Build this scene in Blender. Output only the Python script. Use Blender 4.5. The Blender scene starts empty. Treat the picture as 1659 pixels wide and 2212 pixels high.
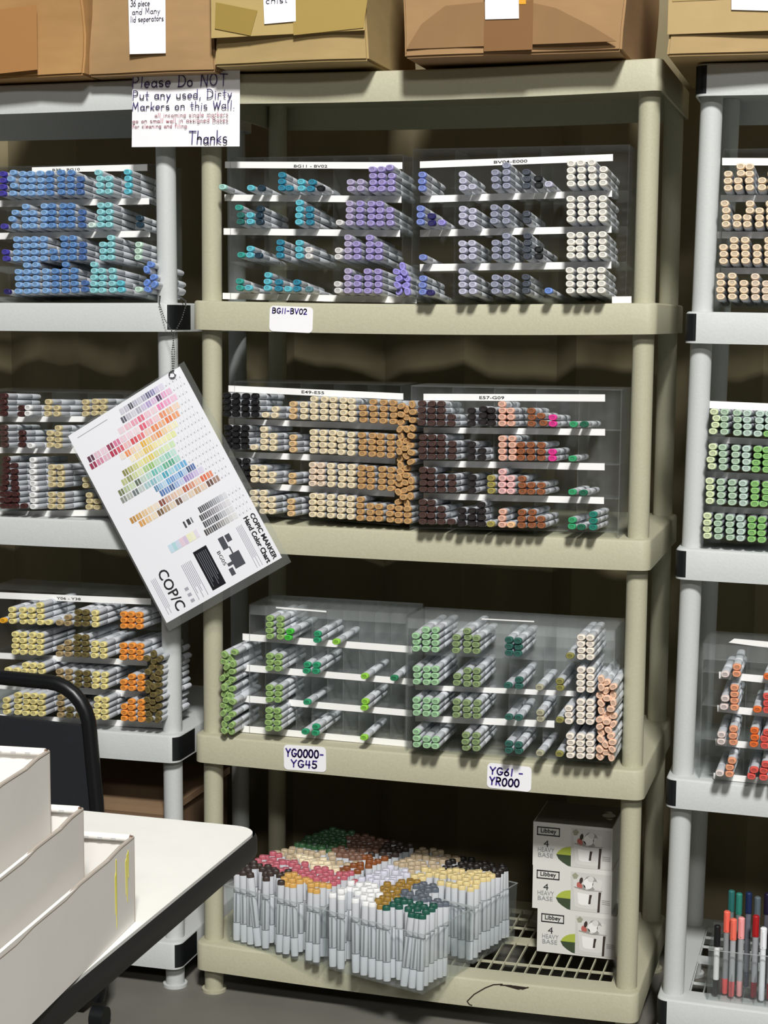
import bpy, bmesh, math, random
from mathutils import Vector, Matrix
random.seed(7)
sc = bpy.context.scene
COL = sc.collection
R = math.radians

# ------------------------------------------------------------------ camera, world, lamps, exposure
F = 3600.0; CX, CY = 829.5, 1106.0
CAM = Vector((0.81509, -3.05141, 1.36388))
def cam_axes(yaw=0.2815, pitch=-0.11462, roll=0.00857):
    cy, sy, cp, sp, cr, sr = math.cos(yaw), math.sin(yaw), math.cos(pitch), math.sin(pitch), math.cos(roll), math.sin(roll)
    f = Vector((-sy*cp, cy*cp, sp)); r = Vector((cy, sy, 0)); u = r.cross(f)
    return cr*r + sr*u, cr*u - sr*r, f
AR, AU, AF = cam_axes()
cam = bpy.data.cameras.new('camera'); camo = bpy.data.objects.new('camera', cam); COL.objects.link(camo)
cam.sensor_fit = 'VERTICAL'; cam.sensor_height = 24.0; cam.sensor_width = 18.0; cam.lens = F/2212*24.0
m = Matrix.Identity(4)
for i in range(3):
    m[i][0] = AR[i]; m[i][1] = AU[i]; m[i][2] = -AF[i]; m[i][3] = CAM[i]
camo.matrix_world = m
sc.camera = camo
def at(px, py, Y):                                   # photo point -> place on the vertical plane y = Y
    d = AF*F + AR*(px-CX) - AU*(py-CY); t = (Y-CAM.y)/d.y
    return CAM + d*t
def atz(px, py, Z):                                  # photo point -> place on the level z = Z
    d = AF*F + AR*(px-CX) - AU*(py-CY); t = (Z-CAM.z)/d.z
    return CAM + d*t

w = bpy.data.worlds.new('world'); sc.world = w; w.use_nodes = True
w.node_tree.nodes['Background'].inputs[0].default_value = (1, 1, 0.97, 1)
w.node_tree.nodes['Background'].inputs[1].default_value = 0.010
def lamp(name, loc, target, sx, sy, power, col=(1, 0.99, 0.96)):
    l = bpy.data.lights.new(name, 'AREA'); l.shape = 'RECTANGLE'; l.size = sx; l.size_y = sy; l.energy = power; l.color = col
    o = bpy.data.objects.new(name, l); COL.objects.link(o); o.location = loc
    o.rotation_euler = (Vector(target)-Vector(loc)).to_track_quat('-Z', 'Y').to_euler(); return o
lamp('ceiling_lamp', (1.95, -5.4, 6.0), (0, 0, 1.0), 0.8, 0.8, 670)
lamp('ceiling_lamp', (2.3, -6.6, 4.2), (0, 0, 1.0), 1.6, 0.4, 90)
sc.view_settings.view_transform = 'Standard'; sc.view_settings.look = 'None'
sc.view_settings.exposure = 0.0; sc.view_settings.gamma = 1.0; sc.view_settings.use_curve_mapping = False
sc.cycles.transparent_max_bounces = 40; sc.cycles.max_bounces = 6

# ------------------------------------------------------------------ materials
def lin(h):
    h = h.lstrip('#'); c = [int(h[i:i+2], 16)/255 for i in (0, 2, 4)]
    return tuple((x/12.92 if x <= 0.04045 else ((x+0.055)/1.055)**2.4) for x in c) + (1,)
MATS = {}
def mat(name, hexc, rough=0.5, noise=0.0, nscale=40, metal=0.0, bump=0.0, spec=0.4, stretch=None):
    if name in MATS: return MATS[name]
    m = bpy.data.materials.new(name); m.use_nodes = True; nt = m.node_tree; b = nt.nodes['Principled BSDF']
    b.inputs['Base Color'].default_value = lin(hexc); b.inputs['Roughness'].default_value = rough
    b.inputs['Metallic'].default_value = metal; b.inputs['Specular IOR Level'].default_value = spec
    if noise or bump:
        tc = nt.nodes.new('ShaderNodeTexCoord'); n = nt.nodes.new('ShaderNodeTexNoise')
        n.inputs['Scale'].default_value = nscale; n.inputs['Detail'].default_value = 5
        src = tc.outputs['Object']
        if stretch:
            mp = nt.nodes.new('ShaderNodeMapping'); mp.inputs['Scale'].default_value = stretch
            nt.links.new(src, mp.inputs[0]); src = mp.outputs[0]
        nt.links.new(src, n.inputs['Vector'])
        if noise:
            mx = nt.nodes.new('ShaderNodeMix'); mx.data_type = 'RGBA'; c = lin(hexc)
            mx.inputs[6].default_value = tuple(x*(1-noise) for x in c[:3])+(1,)
            mx.inputs[7].default_value = tuple(min(1, x*(1+noise)) for x in c[:3])+(1,)
            nt.links.new(n.outputs[0], mx.inputs[0]); nt.links.new(mx.outputs[2], b.inputs['Base Color'])
        if bump:
            bp = nt.nodes.new('ShaderNodeBump'); bp.inputs['Strength'].default_value = bump; bp.inputs['Distance'].default_value = 0.002
            nt.links.new(n.outputs[0], bp.inputs['Height']); nt.links.new(bp.outputs[0], b.inputs['Normal'])
    MATS[name] = m; return m
def clear(name, haze, tint=(0.97, 0.98, 0.98), hcol=(0.75, 0.77, 0.77), gloss=0.06, streak=0):
    if name in MATS: return MATS[name]
    m = bpy.data.materials.new(name); m.use_nodes = True; nt = m.node_tree; nt.nodes.clear()
    out = nt.nodes.new('ShaderNodeOutputMaterial'); t = nt.nodes.new('ShaderNodeBsdfTransparent'); t.inputs[0].default_value = tint+(1,)
    g = nt.nodes.new('ShaderNodeBsdfGlossy'); g.inputs['Roughness'].default_value = 0.12
    d = nt.nodes.new('ShaderNodeBsdfDiffuse'); d.inputs[0].default_value = hcol+(1,)
    tr = nt.nodes.new('ShaderNodeBsdfTranslucent'); tr.inputs[0].default_value = hcol+(1,)
    a = nt.nodes.new('ShaderNodeMixShader'); a.inputs[0].default_value = 0.5
    nt.links.new(d.outputs[0], a.inputs[1]); nt.links.new(tr.outputs[0], a.inputs[2])
    x = nt.nodes.new('ShaderNodeMixShader'); x.inputs[0].default_value = haze
    nt.links.new(t.outputs[0], x.inputs[1]); nt.links.new(a.outputs[0], x.inputs[2])
    if streak:
        tc = nt.nodes.new('ShaderNodeTexCoord'); mp = nt.nodes.new('ShaderNodeMapping'); mp.inputs['Scale'].default_value = (60, 60, 4)
        n = nt.nodes.new('ShaderNodeTexNoise'); n.inputs['Scale'].default_value = 1; n.inputs['Detail'].default_value = 4
        mr = nt.nodes.new('ShaderNodeMapRange'); mr.inputs[3].default_value = haze*(1-streak); mr.inputs[4].default_value = haze*(1+streak)
        nt.links.new(tc.outputs['Object'], mp.inputs[0]); nt.links.new(mp.outputs[0], n.inputs['Vector'])
        nt.links.new(n.outputs[0], mr.inputs[0]); nt.links.new(mr.outputs[0], x.inputs[0])
    fr = nt.nodes.new('ShaderNodeLayerWeight'); fr.inputs[0].default_value = 0.5
    pw = nt.nodes.new('ShaderNodeMath'); pw.operation = 'POWER'; pw.inputs[1].default_value = 4; nt.links.new(fr.outputs['Facing'], pw.inputs[0])
    mm = nt.nodes.new('ShaderNodeMath'); mm.operation = 'MULTIPLY_ADD'; mm.inputs[1].default_value = gloss*8; mm.inputs[2].default_value = 0.02
    nt.links.new(pw.outputs[0], mm.inputs[0])
    y = nt.nodes.new('ShaderNodeMixShader'); nt.links.new(mm.outputs[0], y.inputs[0])
    nt.links.new(x.outputs[0], y.inputs[1]); nt.links.new(g.outputs[0], y.inputs[2]); nt.links.new(y.outputs[0], out.inputs[0])
    MATS[name] = m; return m

BEIGE = mat('beige_plastic', '#b1ae96', 0.55, 0.10, 260, bump=0.15)
GREYP = mat('light_grey_plastic', '#c1c4c3', 0.55, 0.06, 260, bump=0.15)
BLACKP = mat('black_plastic', '#141618', 0.45)
WHITEP = mat('white_paper', '#f0eff2', 0.8, 0.03, 30)
STRIP = mat('white_label_strip', '#eeedea', 0.6)
INKP = mat('purple_ink', '#43308a', 0.7); INKR = mat('red_ink', '#c25a6e', 0.7); INKG = mat('grey_ink', '#6f6a80', 0.7)
INKD = mat('dark_purple_ink', '#4b4378', 0.7); INKK = mat('black_ink', '#222226', 0.7); PRINT = mat('grey_print', '#8d8f93', 0.7)
BARREL = mat('marker_barrel', '#d2d5da', 0.45); SEAM = mat('marker_seam', '#6c7077', 0.6)
ACR = clear('clear_acrylic', 0.035); ACRF = clear('hazy_acrylic', 0.14, streak=0.4); ACRS = clear('scuffed_acrylic', 0.10, streak=0.6)  # the hazy mix has overhead glare put in as grey haze
ACRB = clear('clear_bin_plastic', 0.035, gloss=0.08)

# ------------------------------------------------------------------ mesh helpers
def obj(name, verts, faces, mats, parent=None, fm=None, smooth=False, loc=None):
    me = bpy.data.meshes.new(name); me.from_pydata([tuple(v) for v in verts], [], faces)
    for k in (mats if isinstance(mats, (list, tuple)) else [mats]): me.materials.append(k)
    if fm: me.polygons.foreach_set('material_index', fm)
    if smooth:
        me.polygons.foreach_set('use_smooth', [True]*len(faces)); me.set_sharp_from_angle(angle=R(40))
    me.update()
    o = bpy.data.objects.new(name, me); COL.objects.link(o)
    if parent: o.parent = parent
    if loc: o.location = loc
    return o
def fixn(o):
    bm = bmesh.new(); bm.from_mesh(o.data); bmesh.ops.recalc_face_normals(bm, faces=bm.faces); bm.to_mesh(o.data); bm.free(); return o
def tag(o, label, cat, group=None, kind=None):
    o['label'] = label
    if cat: o['category'] = cat
    if group: o['group'] = group
    if kind: o['kind'] = kind
    return o
def thing(name, label, cat, loc=(0, 0, 0), group=None, rotz=0.0):
    o = bpy.data.objects.new(name, None); COL.objects.link(o); o.location = loc; o.rotation_euler = (0, 0, rotz)
    o.empty_display_size = 0.02
    return tag(o, label, cat, group)
class MB:
    def __init__(s): s.v = []; s.f = []; s.m = []
    def add(s, vs, fs, mi=0):
        n = len(s.v); s.v += [Vector(v) for v in vs]; s.f += [[i+n for i in f] for f in fs]; s.m += [mi]*len(fs); return s
    def box(s, a, b, mi=0, M=None):
        x0, y0, z0 = a; x1, y1, z1 = b
        vs = [(x0,y0,z0),(x1,y0,z0),(x1,y1,z0),(x0,y1,z0),(x0,y0,z1),(x1,y0,z1),(x1,y1,z1),(x0,y1,z1)]
        if M: vs = [M @ Vector(v) for v in vs]
        return s.add(vs, [[0,3,2,1],[4,5,6,7],[0,1,5,4],[1,2,6,5],[2,3,7,6],[3,0,4,7]], mi)
    def prism(s, pts, d, mi=0):                       # polygon (3-D points) extruded by vector d
        n = len(pts); d = Vector(d); vs = [Vector(p) for p in pts]; vs = vs+[v+d for v in vs]
        return s.add(vs, [list(range(n))[::-1], list(range(n, 2*n))] + [[i, (i+1) % n, n+(i+1) % n, n+i] for i in range(n)], mi)
    def tube(s, path, r, seg=12, mi=0, cap=True):
        path = [Vector(p) for p in path]; n = len(path); base = len(s.v); up = None; vs = []
        for i, p in enumerate(path):
            t = (path[min(i+1, n-1)]-path[max(i-1, 0)]).normalized()
            a = t.orthogonal().normalized() if up is None else (up - t*up.dot(t)).normalized()
            up = a; b = t.cross(a); rr = r[i] if isinstance(r, (list, tuple)) else r
            vs += [p + a*rr*math.cos(2*math.pi*k/seg) + b*rr*math.sin(2*math.pi*k/seg) for k in range(seg)]
        fs = [[i*seg+k, i*seg+(k+1) % seg, (i+1)*seg+(k+1) % seg, (i+1)*seg+k] for i in range(n-1) for k in range(seg)]
        if cap: fs += [list(range(seg))[::-1], [(n-1)*seg+k for k in range(seg)]]
        return s.add(vs, fs, mi)
    def build(s, name, mats, parent=None, smooth=False, loc=None):
        return fixn(obj(name, s.v, s.f, mats, parent, s.m, smooth, loc))

# ------------------------------------------------------------------ writing
def arc(cx, cy, rx, ry, a0, a1, n=9):
    return [(cx+rx*math.cos(R(a0+(a1-a0)*i/n)), cy+ry*math.sin(R(a0+(a1-a0)*i/n))) for i in range(n+1)]
G = {
 'a': (.5, [arc(.22,.25,.2,.25,20,340), [(.42,.5),(.42,.1),(.5,0)]]), 'b': (.5, [[(.04,1),(.04,0)], arc(.22,.25,.2,.25,160,-160)]),
 'c': (.45, [arc(.22,.25,.2,.25,50,310)]), 'd': (.5, [arc(.22,.25,.2,.25,20,340), [(.42,1),(.42,0)]]),
 'e': (.48, [[(.03,.27),(.42,.27)]+arc(.22,.25,.2,.25,10,310)]), 'f': (.35, [arc(.24,.85,.12,.15,20,180)+[(.12,0)], [(0,.5),(.3,.5)]]),
 'g': (.5, [arc(.22,.25,.2,.25,20,340), [(.42,.5),(.42,-.15)]+arc(.22,-.15,.2,.17,0,-150)]),
 'h': (.48, [[(.04,1),(.04,0)], [(.04,.3)]+arc(.22,.3,.18,.2,180,0)+[(.4,0)]]), 'i': (.2, [[(.08,.5),(.08,0)], [(.08,.68),(.08,.74)]]),
 'k': (.45, [[(.04,1),(.04,0)], [(.38,.5),(.04,.22),(.4,0)]]), 'l': (.18, [[(.07,1),(.07,0)]]),
 'm': (.7, [[(.04,.5),(.04,0)], arc(.19,.32,.15,.18,180,0)+[(.34,0)], arc(.49,.32,.15,.18,180,0)+[(.64,0)]]),
 'n': (.48, [[(.04,.5),(.04,0)], arc(.22,.3,.18,.2,180,0)+[(.4,0)]]), 'o': (.48, [arc(.22,.25,.2,.25,90,450,12)]),
 'p': (.5, [[(.04,.5),(.04,-.35)], arc(.22,.25,.2,.25,160,-160)]), 'r': (.38, [[(.04,.5),(.04,0)], arc(.2,.3,.16,.2,180,40)]),
 's': (.42, [arc(.2,.37,.16,.13,40,270,7)+arc(.2,.12,.16,.12,90,-150,7)]), 't': (.38, [[(.16,.85),(.16,.05),(.28,0)], [(0,.52),(.34,.52)]]),
 'u': (.48, [[(.04,.5)]+arc(.22,.2,.18,.2,180,360)+[(.4,.5)], [(.4,.5),(.4,0)]]), 'w': (.6, [[(.02,.5),(.15,0),(.28,.42),(.41,0),(.55,.5)]]),
 'y': (.48, [[(.04,.5),(.22,.05)], [(.42,.5),(.1,-.35)]]), 'v': (.45, [[(.03,.5),(.2,0),(.4,.5)]]),
 'P': (.6, [[(.06,1),(.06,0)], [(.06,1)]+arc(.25,.72,.26,.28,90,-90)+[(.06,.44)]]), 'D': (.66, [[(.06,1),(.06,0)], [(.0,1)]+arc(.2,.5,.4,.5,90,-90)+[(0,0)]]),
 'N': (.66, [[(.06,0),(.06,1),(.55,0),(.55,1)]]), 'O': (.7, [arc(.32,.5,.28,.5,90,450,14)]), 'T': (.62, [[(.3,1),(.3,0)], [(0,1),(.62,1)]]),
 'M': (.78, [[(.05,0),(.12,1),(.36,.25),(.6,1),(.68,0)]]), 'W': (.8, [[(0,1),(.2,0),(.38,.8),(.56,0),(.76,1)]]),
 'B': (.6, [[(.06,1),(.06,0)], [(.06,1)]+arc(.25,.77,.22,.23,90,-90)+[(.06,.54)], [(.06,.54)]+arc(.27,.27,.26,.27,90,-90)+[(.06,0)]]),
 'G': (.68, [arc(.34,.5,.3,.5,45,350)+[(.36,.42)]]), 'V': (.6, [[(0,1),(.28,0),(.56,1)]]), 'Y': (.6, [[(0,1),(.28,.5),(.56,1)], [(.28,.5),(.28,0)]]),
 'R': (.6, [[(.06,0),(.06,1)]+arc(.25,.75,.24,.25,90,-90)+[(.06,.5)], [(.2,.5),(.52,0)]]), 'C': (.6, [arc(.32,.5,.28,.5,50,310)]),
 '0': (.6, [arc(.28,.5,.25,.5,90,450,14)]), '1': (.3, [[(.14,1),(.14,0)]]), '2': (.55, [arc(.26,.74,.22,.26,170,-40)+[(.04,0),(.5,0)]]),
 '3': (.5, [arc(.22,.75,.2,.25,150,-90)+arc(.22,.26,.24,.26,90,-150)]), '4': (.6, [[(.1,1),(.06,.45),(.52,.45)], [(.42,1),(.42,0)]]),
 '5': (.55, [[(.48,1),(.1,1),(.08,.58)]+arc(.25,.3,.24,.3,110,-150)]), '6': (.55, [[(.4,1),(.1,.45)]+arc(.27,.27,.22,.27,160,-200)]),
 ',': (.2, [[(.1,.06),(.04,-.15)]]), '.': (.2, [[(.06,.03),(.1,.03)]]), '-': (.5, [[(.06,.45),(.4,.45)]]), ' ': (.35, []), "'": (.2, [[(.1,1),(.1,.8)]]),
}
def handwriting(name, text, x, y, h, width, m, parent, pen=0.09, d=-0.0012, jit=0.03, rnd=3):
    """pen strokes in the local x-z plane of parent (paper faces -y); fitted to width"""
    rg = random.Random(rnd); tot = sum(G[c][0]+0.12 for c in text); sx = width/tot; mb = MB(); cx = x
    for c in text:
        gw, st = G[c]; dy = rg.uniform(-jit, jit)*h; sk = rg.uniform(-.02, .14); ro = rg.uniform(-.07, .07)
        for s in st:
            P = [Vector((cx+px*sx+(sk-ro)*py*h*.6, 0, y+dy+py*h+ro*px*sx)) for px, py in s]
            for a, b in zip(P, P[1:]):
                t = (b-a)
                if t.length < 1e-7: continue
                t.normalize(); nrm = Vector((-t.z, 0, t.x))*h*pen/2; e = t*h*pen*0.35
                q = [a-e+nrm, a-e-nrm, b+e-nrm, b+e+nrm]
                mb.add([v+Vector((0, d, 0)) for v in q], [[0, 1, 2, 3]])
        cx += (gw+0.12)*sx
    return mb.build(name, m, parent)
def printed(name, text, x, z, h, width, m, parent, d=-0.0012, rot=None, bold=0.0, center=True, shear=0.0):
    cu = bpy.data.curves.new(name, 'FONT'); cu.body = text; cu.size = 1.0; cu.offset = bold; cu.shear = shear; cu.resolution_u = 3
    t = bpy.data.objects.new(name, cu); COL.objects.link(t)
    dg = bpy.context.evaluated_depsgraph_get(); me = bpy.data.meshes.new_from_object(t.evaluated_get(dg))
    bpy.data.objects.remove(t)
    xs = [v.co.x for v in me.vertices]; ys = [v.co.y for v in me.vertices]; x0, x1, y0, y1 = min(xs), max(xs), min(ys), max(ys)
    for v in me.vertices:
        u = (v.co.x-x0)/(x1-x0)*width - (width/2 if center else 0); q = (v.co.y-y0)/(y1-y0)*h - h/2
        if rot: u, q = u*math.cos(rot)-q*math.sin(rot), u*math.sin(rot)+q*math.cos(rot)
        v.co = (x+u, d, z+q)
    me.materials.clear(); me.materials.append(m)
    o = bpy.data.objects.new(name, me); COL.objects.link(o); o.parent = parent; return o
def rounded(w, h, r, n=5):
    pts = []
    for cx, cz, a in ((w/2-r, h/2-r, 0), (-w/2+r, h/2-r, 90), (-w/2+r, -h/2+r, 180), (w/2-r, -h/2+r, 270)):
        pts += [(cx+r*math.cos(R(a+90*i/n)), cz+r*math.sin(R(a+90*i/n))) for i in range(n+1)]
    return pts

# ------------------------------------------------------------------ setting
def struct(name, mb, m): o = mb.build(name, m); o['kind'] = 'structure'; return o
struct('floor', MB().box((-4, -7, -0.05), (4, 0.75, 0)), mat('concrete_floor', '#706e66', 0.6, 0.25, 5))
def wall():
    nx = 160; vs = []; fs = []
    for i in range(nx+1):
        x = -4+8*i/nx; y = 0.60+0.02*math.sin(x*19)+0.012*math.sin(x*47+1)
        vs += [(x, y, 0), (x, y, 3.6)]
    for i in range(nx): fs.append([2*i, 2*i+2, 2*i+3, 2*i+1])
    n = len(vs); vs += [(-4, 0.72, 0), (4, 0.72, 0), (4, 0.72, 3.6), (-4, 0.72, 3.6)]; fs.append([n, n+3, n+2, n+1])
    o = obj('wall_back', vs, fs, mat('dark_curtain_wall', '#857a5e', 0.9, 0.25, 9, stretch=(1, 1, 0.3)), smooth=True); o['kind'] = 'structure'
wall()

# ------------------------------------------------------------------ shelving units
HW, FY, BY, RC, LIP = 0.447, -0.04, 0.417, 0.02, 0.056
def outline(ins):
    x, y0, y1, r = HW-ins, FY+ins, BY-ins, max(RC-ins, 0.003); p = []
    n = 24
    p += [(-x+r+(2*x-2*r)*i/n, y0) for i in range(n+1)]
    p += [(x-r+r*math.sin(R(a)), y0+r-r*math.cos(R(a))) for a in (15, 30, 45, 60, 75)]
    p += [(x, y0+r), (x, y1-r)]
    p += [(x-r+r*math.cos(R(a)), y1-r+r*math.sin(R(a))) for a in (30, 60)]
    p += [(x-r-(2*x-2*r)*i/n, y1) for i in range(n+1)]
    p += [(-x+r-r*math.sin(R(a)), y1-r+r*math.cos(R(a))) for a in (30, 60)]
    p += [(-x, y1-r), (-x, y0+r)]
    p += [(-x+r-r*math.cos(R(a)), y0+r-r*math.sin(R(a))) for a in (15, 30, 45, 60, 75)]
    return p
def shelf(parent, top, sag, m, grid):
    Z = lambda x, z: z - sag*(1-(x/HW)**2)
    rings = [(0.0, -LIP), (0.0, -LIP+0.004), (0.0, -0.004), (0.002, -0.001), (0.005, 0.0), (0.055, 0.0)]
    inner = [(0.0045, -LIP), (0.0045, -0.010), (0.055, -0.010)]
    vs = []; fs = []; N = len(outline(0))
    for ins, dz in rings+inner[::1]:
        vs += [(x, y, Z(x, dz)) for x, y in outline(ins)]
    def band(a, b, flip=False):
        for k in range(N):
            q = [a*N+k, a*N+(k+1) % N, b*N+(k+1) % N, b*N+k]; fs.append(q[::-1] if flip else q)
    for a in range(5): band(a, a+1)
    band(0, 6, True); band(6, 7, True); band(7, 8, True)
    if grid: band(5, 8)
    else:  # upper decks closed instead of gridded, to keep light out of the bays
        k = len(vs); fs.append([5*N+i for i in range(N)]); fs.append([8*N+i for i in range(N)][::-1])
    o = fixn(obj('shelf', vs, fs, m, parent, smooth=True, loc=(0, 0, top)))
    if grid:
        g = MB()
        for i in range(33):
            x = -0.39+0.78*i/32
            g.box((x-0.0011, 0.012, -0.007+Z(x, 0)), (x+0.0011, 0.366, -0.001+Z(x, 0)))
        for y, hw_ in ((0.066, .0011), (0.190, .016), (0.262, .0011), (0.315, .0011)):
            for i in range(12):
                xa = -0.395+0.79*i/12; xb = -0.395+0.79*(i+1)/12
                vs2 = [(xa, y-hw_, Z(xa, -0.007)), (xb, y-hw_, Z(xb, -0.007)), (xb, y+hw_, Z(xb, -0.007)), (xa, y+hw_, Z(xa, -0.007)),
                       (xa, y-hw_, Z(xa, -0.002)), (xb, y-hw_, Z(xb, -0.002)), (xb, y+hw_, Z(xb, -0.002)), (xa, y+hw_, Z(xa, -0.002))]
                g.add(vs2, [[0,3,2,1],[4,5,6,7],[0,1,5,4],[1,2,6,5],[2,3,7,6],[3,0,4,7]])
        g.build('deck_grid', m, o)
    return o
def unit(label, x, dz, tops, sags, m, black, lean):
    root = thing('shelving_unit', label, 'shelf', (x, 0, 0))
    sh = []
    for i, t in enumerate(tops):
        s = shelf(root, t, sags[i], m, i == 4); sh.append(s)
        s.location.x = lean*(t-0.1)
        if black:  # black strips stand in for the shade inside the corner recesses
            for sg in (-1, 1):
                v = []; f = []
                a0 = 0 if sg < 0 else 25
                pts = [(sg*(HW-RC+(RC+0.0006)*math.sin(R(a))), FY+RC-(RC+0.0006)*math.cos(R(a))) for a in range(a0, 91, 13 if sg > 0 else 15)]
                pts += [(sg*(HW+0.0006), FY+0.09)]
                for px, py in pts: v += [(px, py, -LIP+0.004), (px, py, -0.004)]
                for k in range(len(pts)-1): f.append([2*k, 2*k+2, 2*k+3, 2*k+1])
                q = obj('corner_shade_strip', v, f, BLACKP, s); q['label'] = 'black strip painted for the shade in the corner recess'
    for sx in (-0.42, 0.42):
        for y in (0.0, 0.377):
            for i in range(4):
                z0 = tops[i+1]-0.002; z1 = tops[i]-0.011
                mb = MB().tube([(sx+lean*(z0-0.1), y, z0), (sx+lean*(z1-0.1), y, z1)], 0.0196, 28)
                mb.build('post', m, root, smooth=True)
            zt = tops[4]-0.02
            MB().tube([(sx, y, 0), (sx, y, 0.006), (sx, y, 0.0061), (sx, y, zt)], [0.025, 0.025, 0.019, 0.0205], 28).build('foot', m, root, smooth=True)
    return root, sh
CU, CSH = unit('beige plastic five-shelf unit in the middle, full of marker racks', 0.0, 0, (1.826, 1.399, 0.971, 0.542, 0.112), (0.006, 0.005, 0.003, 0.003, 0.006), BEIGE, False, 0.0)
LU, LSH = unit('light grey plastic shelving unit behind the white table', -0.926, 0, (1.820, 1.394, 0.963, 0.535, 0.105), (0.003, 0.002, 0.003, 0.003, 0.003), GREYP, True, -0.006)
RU, RSH = unit('light grey plastic shelving unit cut off by the right edge', 0.928, 0, (1.814, 1.384, 0.959, 0.534, 0.112), (0.003, 0.003, 0.003, 0.003, 0.004), GREYP, True, 0.013)
# crack in the lip of the middle unit's lowest shelf
ck = MB()
for px in ([(1009, 2163), (1014, 2170), (1020, 2172)], [(1009, 2163), (1024, 2148), (1048, 2134), (1066, 2127), (1086, 2126)], [(1080, 2128), (1105, 2129), (1122, 2136), (1142, 2133)], [(1120, 2131), (1128, 2137), (1140, 2133)]):
    P = [at(x, y, FY-0.0008) for x, y in px]
    for a, b in zip(P, P[1:]):
        t = (b-a).normalized(); n = Vector((-t.z, 0, t.x))*0.0011
        ck.add([a+n, a-n, b-n, b+n], [[0, 1, 2, 3]])
ckp = [at(x, y, FY-0.0009) for x, y in ((1085, 2128), (1112, 2129), (1140, 2133), (1120, 2138))]
ck.add(ckp, [[0, 1, 2, 3]])
ck.v = [v - Vector((0, 0, 0.112)) for v in ck.v]
c_ = ck.build('crack', mat('dark_crack', '#2a2018', 0.9), CSH[4]); c_['label'] = 'dark crack in the lip'

# ------------------------------------------------------------------ markers: one kind, built once, copied
MW, MH, ML = 0.0156, 0.0115, 0.147
def ring(y, s, seg=16):
    out = []
    for k in range(seg):
        a = 2*math.pi*k/seg; c, d = math.cos(a), math.sin(a); e = 0.8
        out.append(Vector((s*MW/2*math.copysign(abs(c)**e, c), y, s*MH/2*math.copysign(abs(d)**e, d))))
    return out
def lathe(rows, seg=16, close0=False, close1=False):
    vs = []; fs = []
    for y, s in rows: vs += ring(y, s, seg)
    for i in range(len(rows)-1):
        for k in range(seg): fs.append([i*seg+k, (i+1)*seg+k, (i+1)*seg+(k+1) % seg, i*seg+(k+1) % seg])
    if close0: fs.append(list(range(seg)))
    if close1: fs.append([(len(rows)-1)*seg+k for k in range(seg)][::-1])
    return vs, fs
CAPV, CAPF = lathe([(0.0008, 0.50), (0.0, 0.58), (0.0, 0.80), (0.0014, 0.96), (0.0085, 1.0)], close0=True)
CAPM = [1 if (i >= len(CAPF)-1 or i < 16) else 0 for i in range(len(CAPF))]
BODV, BODF = lathe([(0.0085, 0.985), (0.045, 0.985), (0.0455, 0.95), (0.047, 0.95), (0.0475, 0.985), (0.108, 0.985), (0.1085, 0.95), (0.110, 0.95), (0.1105, 0.985), (0.138, 0.985), (ML, 0.9)], close1=True)
BODM = [1 if (i//16 in (2, 6)) else (2 if (i//16 == 4 and i % 16 in (11,)) else 0) for i in range(len(BODF))]
def mesh_of(name, V, Fc, mats, fm):
    me = bpy.data.meshes.new(name); me.from_pydata([tuple(v) for v in V], [], Fc)
    for k in mats: me.materials.append(k)
    me.polygons.foreach_set('material_index', fm); me.polygons.foreach_set('use_smooth', [True]*len(Fc)); me.set_sharp_from_angle(angle=R(50)); me.update(); return me
BODY_ME = mesh_of('marker', BODV, BODF, [BARREL, SEAM, PRINT], BODM)
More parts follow.
